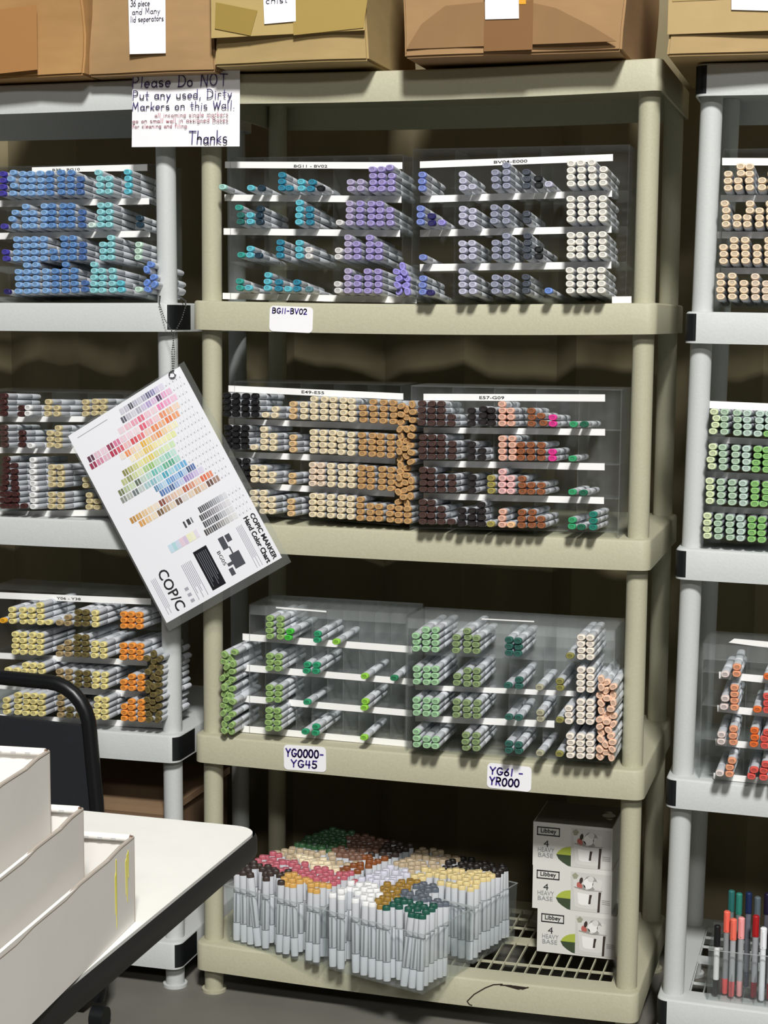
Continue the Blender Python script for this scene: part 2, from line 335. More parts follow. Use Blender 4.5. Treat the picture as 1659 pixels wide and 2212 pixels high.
COLR = {  # code: (colour, word)
 'aq': ('#a5dcd0', 'pale-aqua'), 'cy': ('#5fc3d6', 'cyan'), 'te': ('#2c88a8', 'teal-blue'), 'nv': ('#1f3a4c', 'dark-navy'), 'bk': ('#17191c', 'black'),
 'lg': ('#b3a8cc', 'grey-lilac'), 'li': ('#a497d2', 'lilac'), 'wh': ('#dcd9d6', 'off-white'), 'gt': ('#36a596', 'green-teal'), 'dg': ('#2a6f68', 'dark-teal'), 'gy': ('#5d8c97', 'grey-teal'), 'pw': ('#9a90e2', 'periwinkle'),
 'pb': ('#7b8dd6', 'periwinkle-blue'), 'lv': ('#c0c0d6', 'pale-lavender'), 'gb': ('#989cb2', 'grey-blue'), 'sl': ('#4b515e', 'slate'), 'dv': ('#2b2468', 'deep-violet'), 'cw': ('#ece8de', 'warm-white'), 'bl': ('#6a90de', 'bright-blue'),
 'lb': ('#82acdc', 'light-blue'), 'mb': ('#608ec8', 'mid-blue'), 'db': ('#4c70ac', 'deep-blue'), 'vi': ('#473fa8', 'violet'), 'ag': ('#8ed2d8', 'aqua'), 'wm': ('#d2e8e0', 'mint-white'), 'pm': ('#c2e2ce', 'pale-mint'),
 'jt': ('#1a181b', 'jet-black'), 'cr': ('#ead9b4', 'cream'), 'tc': ('#dfb985', 'tan-cream'), 'tn': ('#c69a62', 'tan'), 'pc': ('#ead2ba', 'pinkish-cream'),
 'br': ('#523a34', 'dark-brown'), 'ch': ('#2a2424', 'charcoal'), 'pk': ('#eab39c', 'salmon-pink'), 'pp': ('#efbab6', 'pale-pink'), 'rb': ('#9c5c38', 'red-brown'), 'hp': ('#f03096', 'hot-pink'), 'gn': ('#35a86c', 'green'), 'fg': ('#1e6a4c', 'forest-green'), 'ol': ('#a6984e', 'olive'), 'pe': ('#f3c28e', 'peach-orange'), 'em': ('#1f8570', 'emerald'),
 'lm': ('#93b56a', 'leaf-green'), 'bg': ('#45c43c', 'bright-green'), 'sg': ('#2c9d6c', 'sea-green'), 'ly': ('#92d440', 'lime'), 'dk': ('#2c8357', 'dark-green'),
 'mg': ('#9fcb9c', 'mint-green'), 'og': ('#89a06c', 'olive-green'), 'pg': ('#31665a', 'pine-green'), 'kh': ('#8f8b48', 'khaki'), 'cp': ('#f0e5d6', 'cream-white'), 'ph': ('#f0c5a8', 'peach'), 'po': ('#adaa8c', 'pale-olive'),
 'ma': ('#4a2826', 'maroon'), 'wt': ('#ececec', 'white'), 'kc': ('#d0c090', 'khaki-cream'),
 'ye': ('#e6d88c', 'pale-yellow'), 'ob': ('#6e6036', 'olive-brown'), 'or': ('#f2973a', 'orange'), 'oy': ('#f0ab1c', 'orange-yellow'), 'ta': ('#a89064', 'drab-tan'),
 'ec': ('#ecd4b2', 'ecru'), 'py': ('#d8e6b6', 'pale-lime'), 'mt': ('#b4ceb2', 'sage'), 'mi': ('#bfd6c8', 'pale-sage'), 'gr': ('#8fc872', 'grass-green'),
 'wp': ('#dccdc8', 'pinkish-white'), 'sa': ('#ea9c74', 'salmon'), 'on': ('#ea6c2c', 'deep-orange'), 'co': ('#e2564c', 'coral'),
 'rs': ('#c4606e', 'rose'), 'gd': ('#a37c2e', 'gold'), 'ru': ('#8c4c22', 'rust'), 'bn': ('#7d5a48', 'brown'), 'be': ('#bda888', 'beige'), 'bz': ('#d9a452', 'amber'), 'lw': ('#d0d0e0', 'lavender-white'), 'tg': ('#3e6e42', 'moss-green'), 'es': ('#40342f', 'espresso'), 'gs': ('#5f6874', 'blue-grey'), 'dp': ('#1f5a4a', 'bottle-green'), 'yl': ('#e0ca8c', 'straw-yellow'), 'bq': ('#241f1d', 'soot-black'),
}
def mute(h, k=.10):
    c = [int(h[i:i+2], 16) for i in (1, 3, 5)]; g = sum(c)/3
    return '#'+''.join('%02x' % int(x*(1-k)+g*k) for x in c)
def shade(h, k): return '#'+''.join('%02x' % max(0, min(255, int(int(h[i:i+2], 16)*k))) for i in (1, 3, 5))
CAPMESH = {}
def cap_mats(c):
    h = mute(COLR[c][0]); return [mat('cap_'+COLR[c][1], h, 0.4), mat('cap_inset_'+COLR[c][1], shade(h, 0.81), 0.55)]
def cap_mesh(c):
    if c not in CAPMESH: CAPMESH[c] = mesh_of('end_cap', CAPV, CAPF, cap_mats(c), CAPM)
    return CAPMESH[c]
MK = []                                               # every marker: colour code, place and turn, where it lies
def frame(p, axis, roll=0.0, up=Vector((0, 0, 1))):
    y = axis.normalized(); x = y.cross(up)
    x = Vector((1, 0, 0)) if x.length < 1e-4 else x.normalized()
    z = x.cross(y); M = Matrix((x, y, z)).transposed().to_4x4()
    return Matrix.Translation(p) @ M @ Matrix.Rotation(roll, 4, 'Y')
TIER = ['top', 'second', 'third', 'bottom']
ORD = ['', 'first', 'second', 'third', 'fourth', 'fifth', 'sixth', 'seventh', 'eighth', 'ninth', 'tenth', 'eleventh', 'twelfth', 'thirteenth', 'fourteenth', 'fifteenth', 'sixteenth', 'seventeenth', 'eighteenth', 'nineteenth', 'twentieth']
def ordw(n):
    if n <= 20: return ORD[n]
    return {2: 'twenty-', 3: 'thirty-', 4: 'forty-'}[n//10] + ORD[n % 10] if n % 10 else {2: 'twentieth', 3: 'thirtieth', 4: 'fortieth'}[n//10]
def quad(px, Y): return [at(x, y, Y) for x, y in px]
def rack(name, label, org, sc_, Yc, Ys, tilt, step, tiers, loose, strips, header, text, box, m, base, depth=0.12, front=False, lid=False, divs=4):
    """tiers: text lists 'x y n colour' in crop pixels (org, sc_); caps stand in the plane Yc, the rack front in Ys"""
    rg = random.Random(len(MK)+1); X = lambda zx, zy: (org[0]+zx/sc_, org[1]+zy/sc_)
    ax = Vector((0, math.cos(R(tilt)), -math.sin(R(tilt))))
    for ti, tx in enumerate(tiers):
        items = []
        for it in tx.split(';'):
            if not it.strip(): continue
            a = it.split(); items.append((float(a[0]), float(a[1]), int(a[2]), a[3]))
        items.sort(key=lambda q: q[0])
        cols = []                                      # things piled over one another are one column
        for it in items:
            if cols and it[0]-cols[-1][0][0] < 9.5*sc_: cols[-1].append(it)
            else: cols.append([it])
        for ci_, grp in enumerate(cols):
            pts = [(zx, zy-k*step, k, c) for zx, zy, n, c in grp for k in range(n)]
            pts.sort(key=lambda q: -q[1])
            for k, (zx, zy, kk, c) in enumerate(pts):
                jx = rg.uniform(-3.2, 3.2) if kk else 0
                p = at(*X(zx+jx*sc_/3.4, zy), Yc); p.y += rg.uniform(-0.002, 0.002)
                a2 = (ax + Vector((rg.uniform(-.02, .02), 0, rg.uniform(-.006, .006)))).normalized()
                MK.append(dict(c=c, M=frame(p, a2, rg.uniform(-.06, .06)), r=name, label='%s-capped marker %s up in %s column, %s tier of the %s' % (COLR[c][1], ordw(k+1), ordw(ci_+1), TIER[ti], label)))
    L = []
    for it in loose.split(';'):
        if it.strip():
            a = it.split(); L.append((float(a[0]), float(a[1]), a[2]))
    L.sort(key=lambda q: -q[1])
    for k, (zx, zy, c) in enumerate(L):
        p = at(*X(zx, zy), Yc+rg.uniform(-.006, .006)); a2 = (Vector((0, 1, -math.sin(R(tilt)))) + Vector((rg.uniform(-.03, .03), 0, 0))).normalized()
        MK.append(dict(c=c, M=frame(p, a2, rg.choice([0, .3, -.4, .8, -.9, 1.3])), r=name, label='%s-capped marker, %s from the bottom of the loose stack beside the %s' % (COLR[c][1], ordw(k+1), label)))
    # the rack itself
    x0, x1, z0, z1 = box
    root = thing('marker_rack', base, 'marker rack', (x0, Ys, z0))
    loc = lambda v: Vector((v[0]-x0, v[1]-Ys, v[2]-z0))
    sl = math.tan(R(tilt)); t = 0.0022
    for nm, xa in (('side_panel', x0), ('side_panel', x1-t)):
        MB().box(loc((xa, Ys, z0)), loc((xa+t, Ys+depth, z1))).build(nm, m, root)
    for i in range(divs):
        xa = x0+(x1-x0)*(i+1)/(divs+1)
        MB().box(loc((xa, Ys+0.004, z0+.001)), loc((xa+0.0012, Ys+depth-.004, z1-.003))).build('divider', m, root)
    MB().box(loc((x0+t, Ys+depth-t, z0)), loc((x1-t, Ys+depth, z1))).build('back_panel', clear('back_glare_haze', 0.6, streak=0.35) if m is ACRF else m, root)  # pale haze mixed into the hazy racks' back stands for overhead glare
    MB().box(loc((x0+t, Ys, z1-t)), loc((x1-t, Ys+depth-t, z1))).build('top_panel', m, root)
    if front: MB().box(loc((x0+t, Ys, z1-front)), loc((x1-t, Ys+t, z1-t))).build('front_panel', m, root)
    for s in strips:                                   # tier plates with their white front strips
        q = [loc(v) for v in quad(((s[0], s[1]), (s[3], s[4]), (s[3], s[5]), (s[0], s[2])), Ys)]
        e = x0+t-x0; f_ = x1-t-x0
        za = q[0].z-0.0012
        zr = q[1].z + (f_-q[1].x)*(q[1].z-q[0].z)/(q[1].x-q[0].x)-0.0012; zl = q[0].z + (e-q[0].x)*(q[1].z-q[0].z)/(q[1].x-q[0].x)-0.0012
        D = depth-2*t; pl = MB().add([(e, 0.0014, zl-t), (f_, 0.0014, zr-t), (f_, D, zr-t-D*sl), (e, D, zl-t-D*sl), (e, 0.0014, zl), (f_, 0.0014, zr), (f_, D, zr-D*sl), (e, D, zl-D*sl)],
               [[0,3,2,1],[4,5,6,7],[0,1,5,4],[1,2,6,5],[2,3,7,6],[3,0,4,7]]).build('tier_shelf', m, root)
        if len(s) < 7:
            MB().prism(q, (0, 0.0012, 0)).build('label_strip', STRIP, pl)
    if header:
        q = [loc(v) for v in quad(header, Ys)]
        h = MB().prism(q, (0, 0.0012, 0)).build('header_strip', STRIP, root)
        if text:
            tx, px, py, wd, hh = text; c = loc(at(px, py, Ys)); a = (q[1]-q[0]); ang = math.atan2(a.z, a.x)
            printed('lettering', tx, c.x, c.z, hh, wd, INKK, h, d=-0.0006, rot=ang, bold=0.01)
    return root
def strip4(x0, a, b, x1, c, d): return (x0, a, b, x1, c, d)
OA = (440, 320); 
rack('A', 'BG11-BV02 rack', OA, 3.456, -0.045, 0.004, 5, 48.5, [
 '140 290 1 aq;348 296 1 cy;430 298 1 nv;578 296 3 te;637 297 1 te;728 299 2 cy;795 302 1 te;808 253 1 te;870 298 1 bk;1095 302 2 lg;1170 300 2 lg;1258 303 4 li;1325 302 4 li;1398 303 3 li;1385 143 1 li',
 '272 549 2 dg;260 443 1 gt;345 548 2 cy;418 550 3 nv;707 551 4 cy;788 552 3 te;1012 555 1 wh;1085 558 4 lg;1162 557 4 li;1245 560 4 li;1312 560 4 li;1388 558 3 li',
 '272 796 1 gt;342 798 2 cy;408 800 1 nv;566 800 3 te;710 803 3 cy;782 806 2 wh;1003 812 2 wh;1072 812 4 lg;1142 812 3 li;1235 813 4 li;1302 814 3 li',
 '265 1042 2 gt;330 1042 1 cy;472 1044 3 cy;553 1048 2 te;626 1051 1 cy;694 1050 2 te;783 1053 1 gy;998 1063 2 wh;1070 1063 4 lg;1145 1063 3 li;1222 1065 4 li;1298 1066 4 li'],
 '1457 1070 pw;1517 1070 pw;1442 1022 pw;1507 1024 pw;1455 972 pw;1513 972 pw;1437 922 pw;1493 928 pw;1480 880 pw',
 [(485, 420, 434, 867, 423.6, 438), (483, 493, 507, 864, 497, 511.5), (483, 563, 577, 864, 568, 582, 0), (481, 632.5, 646, 900, 641, 655.5)],
 ((486, 349, ), (869, 350.4), (869, 365), (486, 363)), ('BG11 - BV02', 671, 359, 0.067, 0.0052), (-0.384, -0.036, 1.3985, 1.672),
 ACR, 'clear acrylic rack marked BG11-BV02 with teal and lilac markers')
rack('B', 'BV04-E000 rack', (880, 320), 2.9625, -0.082, -0.030, 5, 43.5, [
 '92 256 3 pb;352 253 3 lv;413 246 1 lv;562 242 3 gb;632 240 4 gb;760 240 3 sl;838 235 2 bk;902 230 1 lv;1045 228 4 cw;1112 225 4 cw;1180 222 4 cw;1252 222 3 cw',
 '80 472 3 pb;155 478 2 dv;218 475 1 pw;352 475 3 lv;413 488 3 lv;553 466 3 gb;630 466 3 gb;763 463 2 sl;1043 455 4 cw;1112 455 4 cw;1175 452 1 cw;1185 408 3 cw;1250 452 4 cw',
 '97 698 1 pb;352 697 3 lv;413 694 3 lv;562 692 3 gb;632 692 4 gb;765 692 4 sl;838 690 2 bk;1043 687 4 cw;1103 686 4 cw;1180 684 4 cw;1248 682 4 cw',
 '95 920 3 pb;145 924 1 dv;352 917 4 lv;418 916 3 lv;560 915 3 gb;632 915 3 gb;757 912 3 sl;902 912 1 bl;1040 912 4 cw;1107 912 4 cw;1172 912 4 cw;1240 910 4 cw'],
 '', [(907.5, 423, 438, 1322, 411, 425), (907, 496.5, 511.7, 1321, 487.8, 502.6), (907, 570.5, 586, 1320.5, 564.7, 580), (1322, 640.5, 655, 1364, 640, 654.5)],
 ((907, 348.7), (1324, 332.8), (1324, 347.7), (907, 363.2)), ('BV04-E000', 1103, 349, 0.062, 0.0052), (-0.010, 0.391, 1.3985, 1.678),
 ACR, 'clear acrylic rack marked BV04-E000 with lavender, grey and white markers')
rack('C', 'B39-BG10 rack', (0, 320), 3.77, -0.045, 0.004, 5, 53, [
 '18 368 4 vi;97 366 1 lb;107 305 1 lb;82 250 1 lb;100 198 1 lb;178 366 4 lb;247 366 4 lb;325 364 4 lb;397 362 4 mb;492 356 4 mb;570 357 4 mb;648 356 3 db;808 352 3 ag;795 198 1 ag;880 352 3 ag;1038 353 4 cy',
 '25 636 1 vi;112 633 1 lb;90 575 1 lb;115 523 1 lb;200 633 4 lb;262 632 3 lb;352 630 4 lb;415 628 4 mb;503 628 4 mb;572 627 4 mb;660 626 3 db;740 625 1 wm;815 624 4 ag;880 622 4 ag;1130 622 2 nv',
 '40 898 2 vi;128 900 4 lb;205 900 4 lb;270 898 4 lb;347 897 4 lb;430 893 2 mb;512 892 4 mb;586 890 4 mb;668 890 3 db;830 890 3 ag;895 888 4 ag;1122 890 3 pm',
 '55 1168 1 dv;143 1165 4 lb;213 1165 5 lb;283 1162 5 lb;370 1160 4 lb;440 1160 4 mb;525 1158 5 mb;600 1155 4 mb;683 1150 2 db;757 1158 5 ag;825 1157 4 ag;910 1155 4 ag;980 1152 2 cy;1125 1150 1 pm'],
 '1198 1150 bl;1190 1095 bl;1252 1110 bl;1245 1050 bl;1187 988 bl;1222 945 bl',
 [(-60, 434, 448, 322, 427.5, 441.5), (-60, 504, 518, 324, 498, 512), (-60, 574, 588, 324, 570, 584, 0), (-60, 640, 654, 324, 637, 651, 0)],
 ((69, 361.5), (318, 354.5), (318, 369), (69, 372)), ('B39 - BG10', 143, 366.5, 0.060, 0.0048), (-0.93, -0.535, 1.3935, 1.664),
 ACR, 'clear acrylic rack marked B39-BG10 with blue and aqua markers')
rack('D', 'E49-E55 rack', (440, 800), 3.456, -0.045, 0.004, 3, 46, [
 '172 325 4 jt;237 327 4 jt;308 330 4 jt;380 330 4 jt;457 333 1 cr;527 336 2 cr;660 345 3 tc;742 347 3 cr;820 352 4 cr;893 354 4 cr;965 357 4 cr;1040 362 4 cr;1100 367 4 cr;1185 370 3 tn;1262 375 4 tn;1338 378 4 tn;1412 382 4 tn',
 '175 565 4 jt;237 570 4 jt;302 570 4 jt;370 575 1 cr;445 578 4 cr;515 582 3 cr;665 593 3 tc;815 600 4 cr;888 603 4 cr;955 605 4 cr;1022 612 4 cr;1097 618 4 cr;1180 622 4 tn;1255 626 4 tn;1318 630 4 tn;1393 635 4 tn',
 '313 815 4 jt;245 725 2 jt;372 818 3 cr;440 822 3 cr;503 825 2 cr;655 833 2 tc;810 845 4 pc;870 847 4 pc;945 852 4 cr;1027 857 4 cr;1097 860 4 cr;1172 867 4 tn;1242 872 4 tn;1325 876 4 tn;1395 882 4 tn',
 '370 1005 3 cr;440 1053 4 cr;503 1055 3 cr;650 1070 3 tc;808 1077 4 cr;868 1080 4 cr;945 1085 4 cr;1020 1090 4 cr;1093 1095 4 cr;1165 1103 4 tn;1240 1107 3 tn;1305 1110 3 tn;1388 1116 3 tn;1450 1124 3 tn;1520 1127 3 tn'],
 '1470 388 tn;1470 330 tn;1472 268 tn;1513 352 tn;1510 292 tn;1557 372 tn;1558 312 tn;1553 255 tn;1462 440 tn;1510 440 tn;1555 432 tn;1467 492 tn;1545 490 tn;1457 545 tn;1510 527 tn;1540 560 tn;1457 605 tn;1500 583 tn;1465 662 tn;1508 640 tn;1545 615 tn;1543 685 tn;1465 710 tn;1515 732 tn;1465 755 tn;1510 785 tn;1455 802 tn;1545 825 tn;1455 850 tn;1500 838 tn;1540 880 tn;1450 910 tn;1495 897 tn;1540 940 tn;1488 948 tn;1450 983 tn;1513 995 tn',
 [(493.5, 904, 916, 868, 916, 930), (495, 975, 988, 854, 988, 1002), (495, 1040, 1053, 852, 1059.5, 1073.5), (495, 1106, 1119, 852, 1131, 1144, 0)],
 ((493.5, 832.7), (871, 849.8), (871, 863.7), (493.5, 846.3)), ('E49-E55', 676, 847.5, 0.046, 0.0055), (-0.376, -0.036, 0.9705, 1.243),
 ACR, 'clear acrylic rack marked E49-E55 with black, cream and tan markers')
rack('E', 'E57-G09 rack', (880, 800), 2.9625, -0.082, -0.030, 3, 41, [
 '88 335 4 br;153 338 4 br;212 338 4 br;278 340 2 br;405 340 3 ch;480 330 3 ch;535 338 3 ch;605 340 4 pk;660 340 3 pk;790 342 3 rb;868 338 1 rb;852 292 1 rb;928 343 2 hp;1062 345 1 gn;1130 345 1 fg',
 '95 552 4 br;155 552 4 br;215 552 4 br;283 553 3 br;405 557 3 ch;473 558 2 ch;605 560 4 pk;668 560 4 pk;725 560 3 rb;788 560 3 rb;853 562 3 rb;925 564 2 hp;1055 565 1 gn',
 '98 762 4 br;150 765 4 br;215 765 3 br;283 765 3 br;410 768 3 ch;535 772 3 ol;605 773 4 pp;660 774 3 pp;733 777 3 rb;790 777 2 rb;853 778 2 rb;1052 780 1 gn;1125 784 1 fg',
 '95 968 4 br;150 970 4 br;212 970 3 br;275 970 1 br;345 980 3 ch;410 982 3 ch;470 984 4 ch;530 985 1 ol;605 988 3 pk;660 990 1 pe;728 992 3 rb;793 992 3 rb;853 994 2 rb;1050 1000 2 gn;1110 1005 1 fg;1187 1005 3 em'],
 '', [(915, 923, 935, 1307, 926.6, 941), (915, 994.8, 1008, 1306, 1000.8, 1016), (915, 1065, 1078, 1304.6, 1074, 1088.6), (915, 1138, 1150, 1304, 1146, 1159, 0)],
 ((914.8, 850.6), (1307, 852), (1307, 867.5), (914.8, 864.8)), ('E57-G09', 1062.5, 859, 0.047, 0.0055), (-0.008, 0.388, 0.9705, 1.243),
 ACRS, 'clear acrylic rack marked E57-G09 with brown, pink and green markers')
rack('F', 'YG0000-YG45 rack', (440, 1260), 3.456, -0.055, 0.006, 0, 44.5, [
 '490 398 4 lm;568 402 4 lm;628 408 1 bg;640 362 1 bg;843 425 2 sg;987 438 1 ly',
 '487 635 3 lm;552 640 3 lm;765 655 2 sg;835 658 2 sg;1200 695 1 ly;1418 710 1 dk',
 '487 870 3 lm;552 872 3 lm;767 890 1 sg;1198 930 2 ly',
 '483 1085 4 lm;547 1088 4 lm;755 1110 1 sg;832 1118 2 sg;1196 1152 1 ly'],
 '148 1103 lm;202 1107 lm;150 1055 lm;205 1062 lm;172 1013 lm;142 972 lm;207 982 lm;185 937 lm;143 915 lm;163 875 lm;210 888 lm;197 842 lm;150 828 lm;148 780 lm;208 790 lm;180 745 lm;207 720 lm;136 710 lm;168 675 lm;208 662 lm;167 627 lm;215 605 lm;197 562 lm;147 587 lm;150 535 lm;225 517 lm',
 [(524, 1368.5, 1383, 890, 1396, 1410.5), (524, 1435, 1449.5, 892, 1466.6, 1480), (522.5, 1501.6, 1516, 890, 1534.5, 1548), (519.6, 1567, 1581, 890, 1601, 1614.5)],
 ((596, 1310.8), (704.8, 1319.5), (704.8, 1323), (596, 1314)), None, (-0.346, -0.021, 0.5415, 0.802),
 ACRF, 'hazy acrylic rack of scattered green markers above the YG0000-YG45 label', depth=0.125, front=0.02, divs=9)
rack('G', 'YG61-YR000 rack', (860, 1280), 2.9625, -0.088, -0.026, 0, 41, [
 '112 360 3 mg;175 363 4 mg;235 366 4 mg;368 372 3 og;440 372 4 og;497 377 3 og;707 388 3 pg;765 393 3 pg;1098 407 1 kh;1168 412 4 cp;1228 414 4 cp',
 '115 572 3 mg;180 575 3 mg;235 575 3 mg;372 580 2 og;440 585 3 og;500 588 3 og;700 597 1 pg;770 603 2 pg;903 608 1 po;1033 613 2 kh;1165 622 4 cp;1228 625 4 cp',
 '115 772 3 mg;178 777 3 mg;235 780 3 mg;370 785 3 og;437 790 3 og;500 793 3 og;705 800 1 pg;768 804 1 pg;908 812 2 po;1033 817 1 kh;1090 825 3 cp;1165 827 4 cp;1225 830 4 cp',
 '115 975 3 mg;180 980 2 mg;235 985 2 mg;430 997 3 og;497 1000 3 og;705 1012 2 pg;768 1018 2 pg;905 1030 1 po;1030 1035 1 kh;1100 1043 4 cp;1165 1047 4 cp;1226 1050 4 cp'],
 '1288 1053 ph;1362 1058 ph;1330 1025 ph;1287 1007 ph;1368 1005 ph;1325 975 ph;1293 940 ph;1370 960 ph;1360 920 ph;1297 898 ph;1343 882 ph;1290 860 ph;1375 845 ph;1333 830 ph;1288 815 ph;1375 792 ph;1330 787 ph;1297 757 ph;1358 748 ph;1297 712 ph;1375 708 ph;1335 680 ph;1290 662 ph;1375 658 ph;1330 630 ph;1297 608 ph;1375 605 ph;1333 577 ph;1297 557 ph',
 [(897, 1411, 1425, 1245, 1426, 1440, 0), (897, 1479, 1490, 1245, 1493, 1504.5), (897, 1545, 1558, 1197.5, 1557, 1572), (897, 1615, 1628, 1245, 1640, 1653, 0)],
 ((1040.6, 1336), (1153.7, 1341.5), (1153.7, 1344), (1040.6, 1338.2)), None, (-0.012, 0.386, 0.5415, 0.800),
 ACRF, 'hazy acrylic rack above the YG61-YR000 label with green and cream markers', depth=0.13, front=0.02, divs=5)
rack('H', 'brown and cream rack', (0, 820), 3.606, -0.050, 0.004, 3, 46, [
 '20 265 4 ma;160 268 2 ma;215 264 2 wt;368 266 3 kc;437 268 2 kc;660 268 3 kc;735 262 3 kc;800 262 3 kc',
 '25 510 4 br;165 508 3 ma;238 515 1 wt;385 510 3 kc;447 516 4 kc',
 '35 805 5 ma;102 808 4 ma;250 810 5 wt;395 820 4 kc;465 820 4 kc;665 825 2 kc',
 '20 985 4 ma;62 985 3 ma;112 985 4 ma;180 985 1 ma;258 990 4 wt;395 988 3 kc;467 990 3 kc;690 993 3 kc;750 995 2 kc'],
 '', [(-60, 899, 911.5, 240, 899, 911.5), (-60, 966, 979, 230, 966.5, 979.5), (-60, 1045, 1058, 240, 1045, 1058, 0), (-60, 1106, 1118, 260, 1100, 1114)],
 None, None, (-0.93, -0.535, 0.9625, 1.215), ACR, 'clear acrylic rack of maroon, white and cream markers left of the colour chart', depth=0.13)
rack('I', 'Y06-Y38 rack', (0, 1240), 3.77, -0.055, 0.004, 1, 47.5, [
 '22 380 1 oy;95 386 3 ye;180 390 3 ye;250 390 3 ye;320 397 4 ye;388 397 1 ye;475 400 1 ta;548 404 2 ta;628 408 3 ob;693 408 3 ob;768 415 3 ye;1000 425 3 or;1062 425 3 or;1130 430 3 or',
 '117 636 4 ye;182 640 4 ye;253 642 4 ye;320 645 4 ye;480 652 2 ta;548 655 3 ta;625 658 4 ob;690 660 4 ob;765 665 3 ye;838 670 3 ye;998 680 3 or;1068 680 3 or;1135 685 3 or',
 '55 785 1 ye;127 787 1 ye;195 792 2 ye;260 795 2 ye;330 797 2 ye;478 890 3 ta;553 895 3 ta;630 905 3 ob;700 908 3 ob;770 915 3 ye;845 918 3 ye;1000 930 2 or;1070 932 3 or;1140 937 3 or',
 '45 1125 3 ye;135 1130 4 ye;205 1135 4 ye;268 1138 4 ye;330 1142 4 ye;487 1150 4 ta;560 1155 2 ob;640 1155 2 ob;785 1165 4 ye;850 1170 4 ye;1005 1178 3 or;1068 1182 4 or;1145 1187 4 or'],
 '1210 1190 ob;1280 1190 ob;1207 1140 ob;1285 1145 ob;1245 1105 ob;1200 1080 ob;1285 1080 ob;1240 1045 ob;1195 1025 ob;1287 1020 ob;1245 985 ob;1200 945 ob;1285 960 ob;1240 920 ob;1205 890 ob;1285 905 ob;1240 840 ob;1280 855 ob;1200 800 ob;1290 805 ob;1235 760 ob;1290 760 ob;1190 690 ob;1250 715 ob;1295 695 ob;1245 655 ob',
 [(-60, 1340, 1353, 318, 1358, 1371, 0), (-60, 1407, 1420, 318, 1426, 1438.5), (-60, 1471, 1484, 316, 1494, 1508), (-60, 1540, 1554, 352, 1560, 1573)],
 ((-60, 1277), (326, 1293), (326, 1306.5), (-60, 1290.5)), ('Y06 - Y38', 148.5, 1293, 0.054, 0.0052), (-0.93, -0.529, 0.5345, 0.805),
 ACR, 'clear acrylic rack marked Y06-Y38 with yellow, olive and orange markers', depth=0.13)
rack('J', 'peach-toned rack, right unit', (1400, 320), 5.027, -0.045, 0.004, 4, 75, [
 '865 430 3 ec;978 425 2 ec;1007 272 2 ec;1100 425 4 ec;1235 425 2 ec;1340 425 3 ec;1450 425 4 ec',
 '842 825 3 ec;830 600 1 ec;964 825 2 ec;1074 825 2 ec;1104 677 2 ec;1205 828 3 ec;1325 825 4 ec;1440 825 4 ec',
 '815 1225 3 ec;935 1222 4 ec;1055 1222 4 ec;1180 1225 3 ec;1305 1222 4 ec;1420 1222 4 ec',
 '785 1612 4 ec;912 1612 4 ec;1037 1615 3 ec;1163 1618 4 pc;1281 1620 3 pc;1400 1620 4 pc'],
 '', [(1557, 421, 436, 1700, 421.5, 436.5), (1550, 500, 515, 1700, 500.5, 515.5), (1547, 578, 591.5, 1700, 579, 592.5), (1545, 650, 664, 1700, 651, 665, 0)],
 ((1560, 341), (1700, 341.5), (1700, 357.5), (1560, 357)), None, (0.552, 0.94, 1.3835, 1.670), ACR, 'clear acrylic rack of peach and ecru markers high on the right unit')
rack('K', 'all-green rack, right unit', (1400, 840), 5.027, -0.045, 0.004, 2, 72, [
 '702 462 1 py;727 392 1 py;740 320 1 py;713 250 1 py;827 467 4 mt;967 478 4 mt;1075 482 4 mi;1190 488 1 mi;1210 415 3 mi;1295 490 1 gr;1310 415 3 mi;1420 495 4 gr',
 '690 843 1 py;675 770 1 py;702 700 2 py;810 853 4 mt;945 860 4 mt;1062 867 4 mi;1165 875 2 gr;1188 727 2 gr;1285 880 4 gr;1400 885 4 gr',
 '668 1218 4 py;788 1227 4 mt;910 1235 4 mt;1030 1243 4 mi;1155 1250 4 gr;1250 1253 1 gr;1282 1185 3 gr;1390 1258 4 gr',
 '640 1597 4 py;760 1607 4 mt;888 1617 4 mt;1000 1625 4 mi;1120 1635 4 gr;1232 1642 4 gr;1350 1648 4 gr'],
 '', [(1527, 942, 956, 1700, 950, 964), (1524, 1018, 1032, 1700, 1026, 1040), (1520, 1092, 1105, 1700, 1101, 1114), (1517, 1168, 1180, 1700, 1176, 1188, 0)],
 ((1533, 866), (1700, 873), (1700, 889.5), (1533, 882)), None, (0.536, 0.93, 0.9585, 1.205), ACR, 'clear acrylic rack filled with green markers on the right unit')
rack('L', 'coral rack, right unit', (1400, 1320), 4.807, -0.088, -0.026, 0, 69, [
 '797 660 1 wp;917 655 2 sa;1240 685 1 on;1330 690 1 on',
 '785 1000 1 wp;797 915 1 wp;895 1005 4 sa;1132 1025 1 on;1236 1030 3 co;1350 1035 2 co',
 '757 1358 2 wp;882 1365 3 sa;1095 1385 1 on;1105 1316 2 on;1210 1400 2 co;1235 1265 1 co;1330 1405 3 co',
 '740 1690 1 wp;842 1697 2 sa;870 1558 1 sa;1070 1722 1 co;1098 1655 1 co;1195 1732 2 co;1220 1595 1 co;1330 1740 3 co'],
 '', [(1553, 1451, 1465.5, 1700, 1464, 1480), (1549.5, 1523, 1537.5, 1700, 1537, 1553), (1545.5, 1595.5, 1610, 1700, 1611, 1625), (1541.5, 1669.5, 1683, 1700, 1685, 1699)],
 ((1586, 1379.5), (1700, 1390), (1700, 1405), (1574, 1388)), None, (0.545, 0.94, 0.5335, 0.786), ACRS, 'clear acrylic rack of coral and orange markers low on the right unit', depth=0.13, front=0.03)

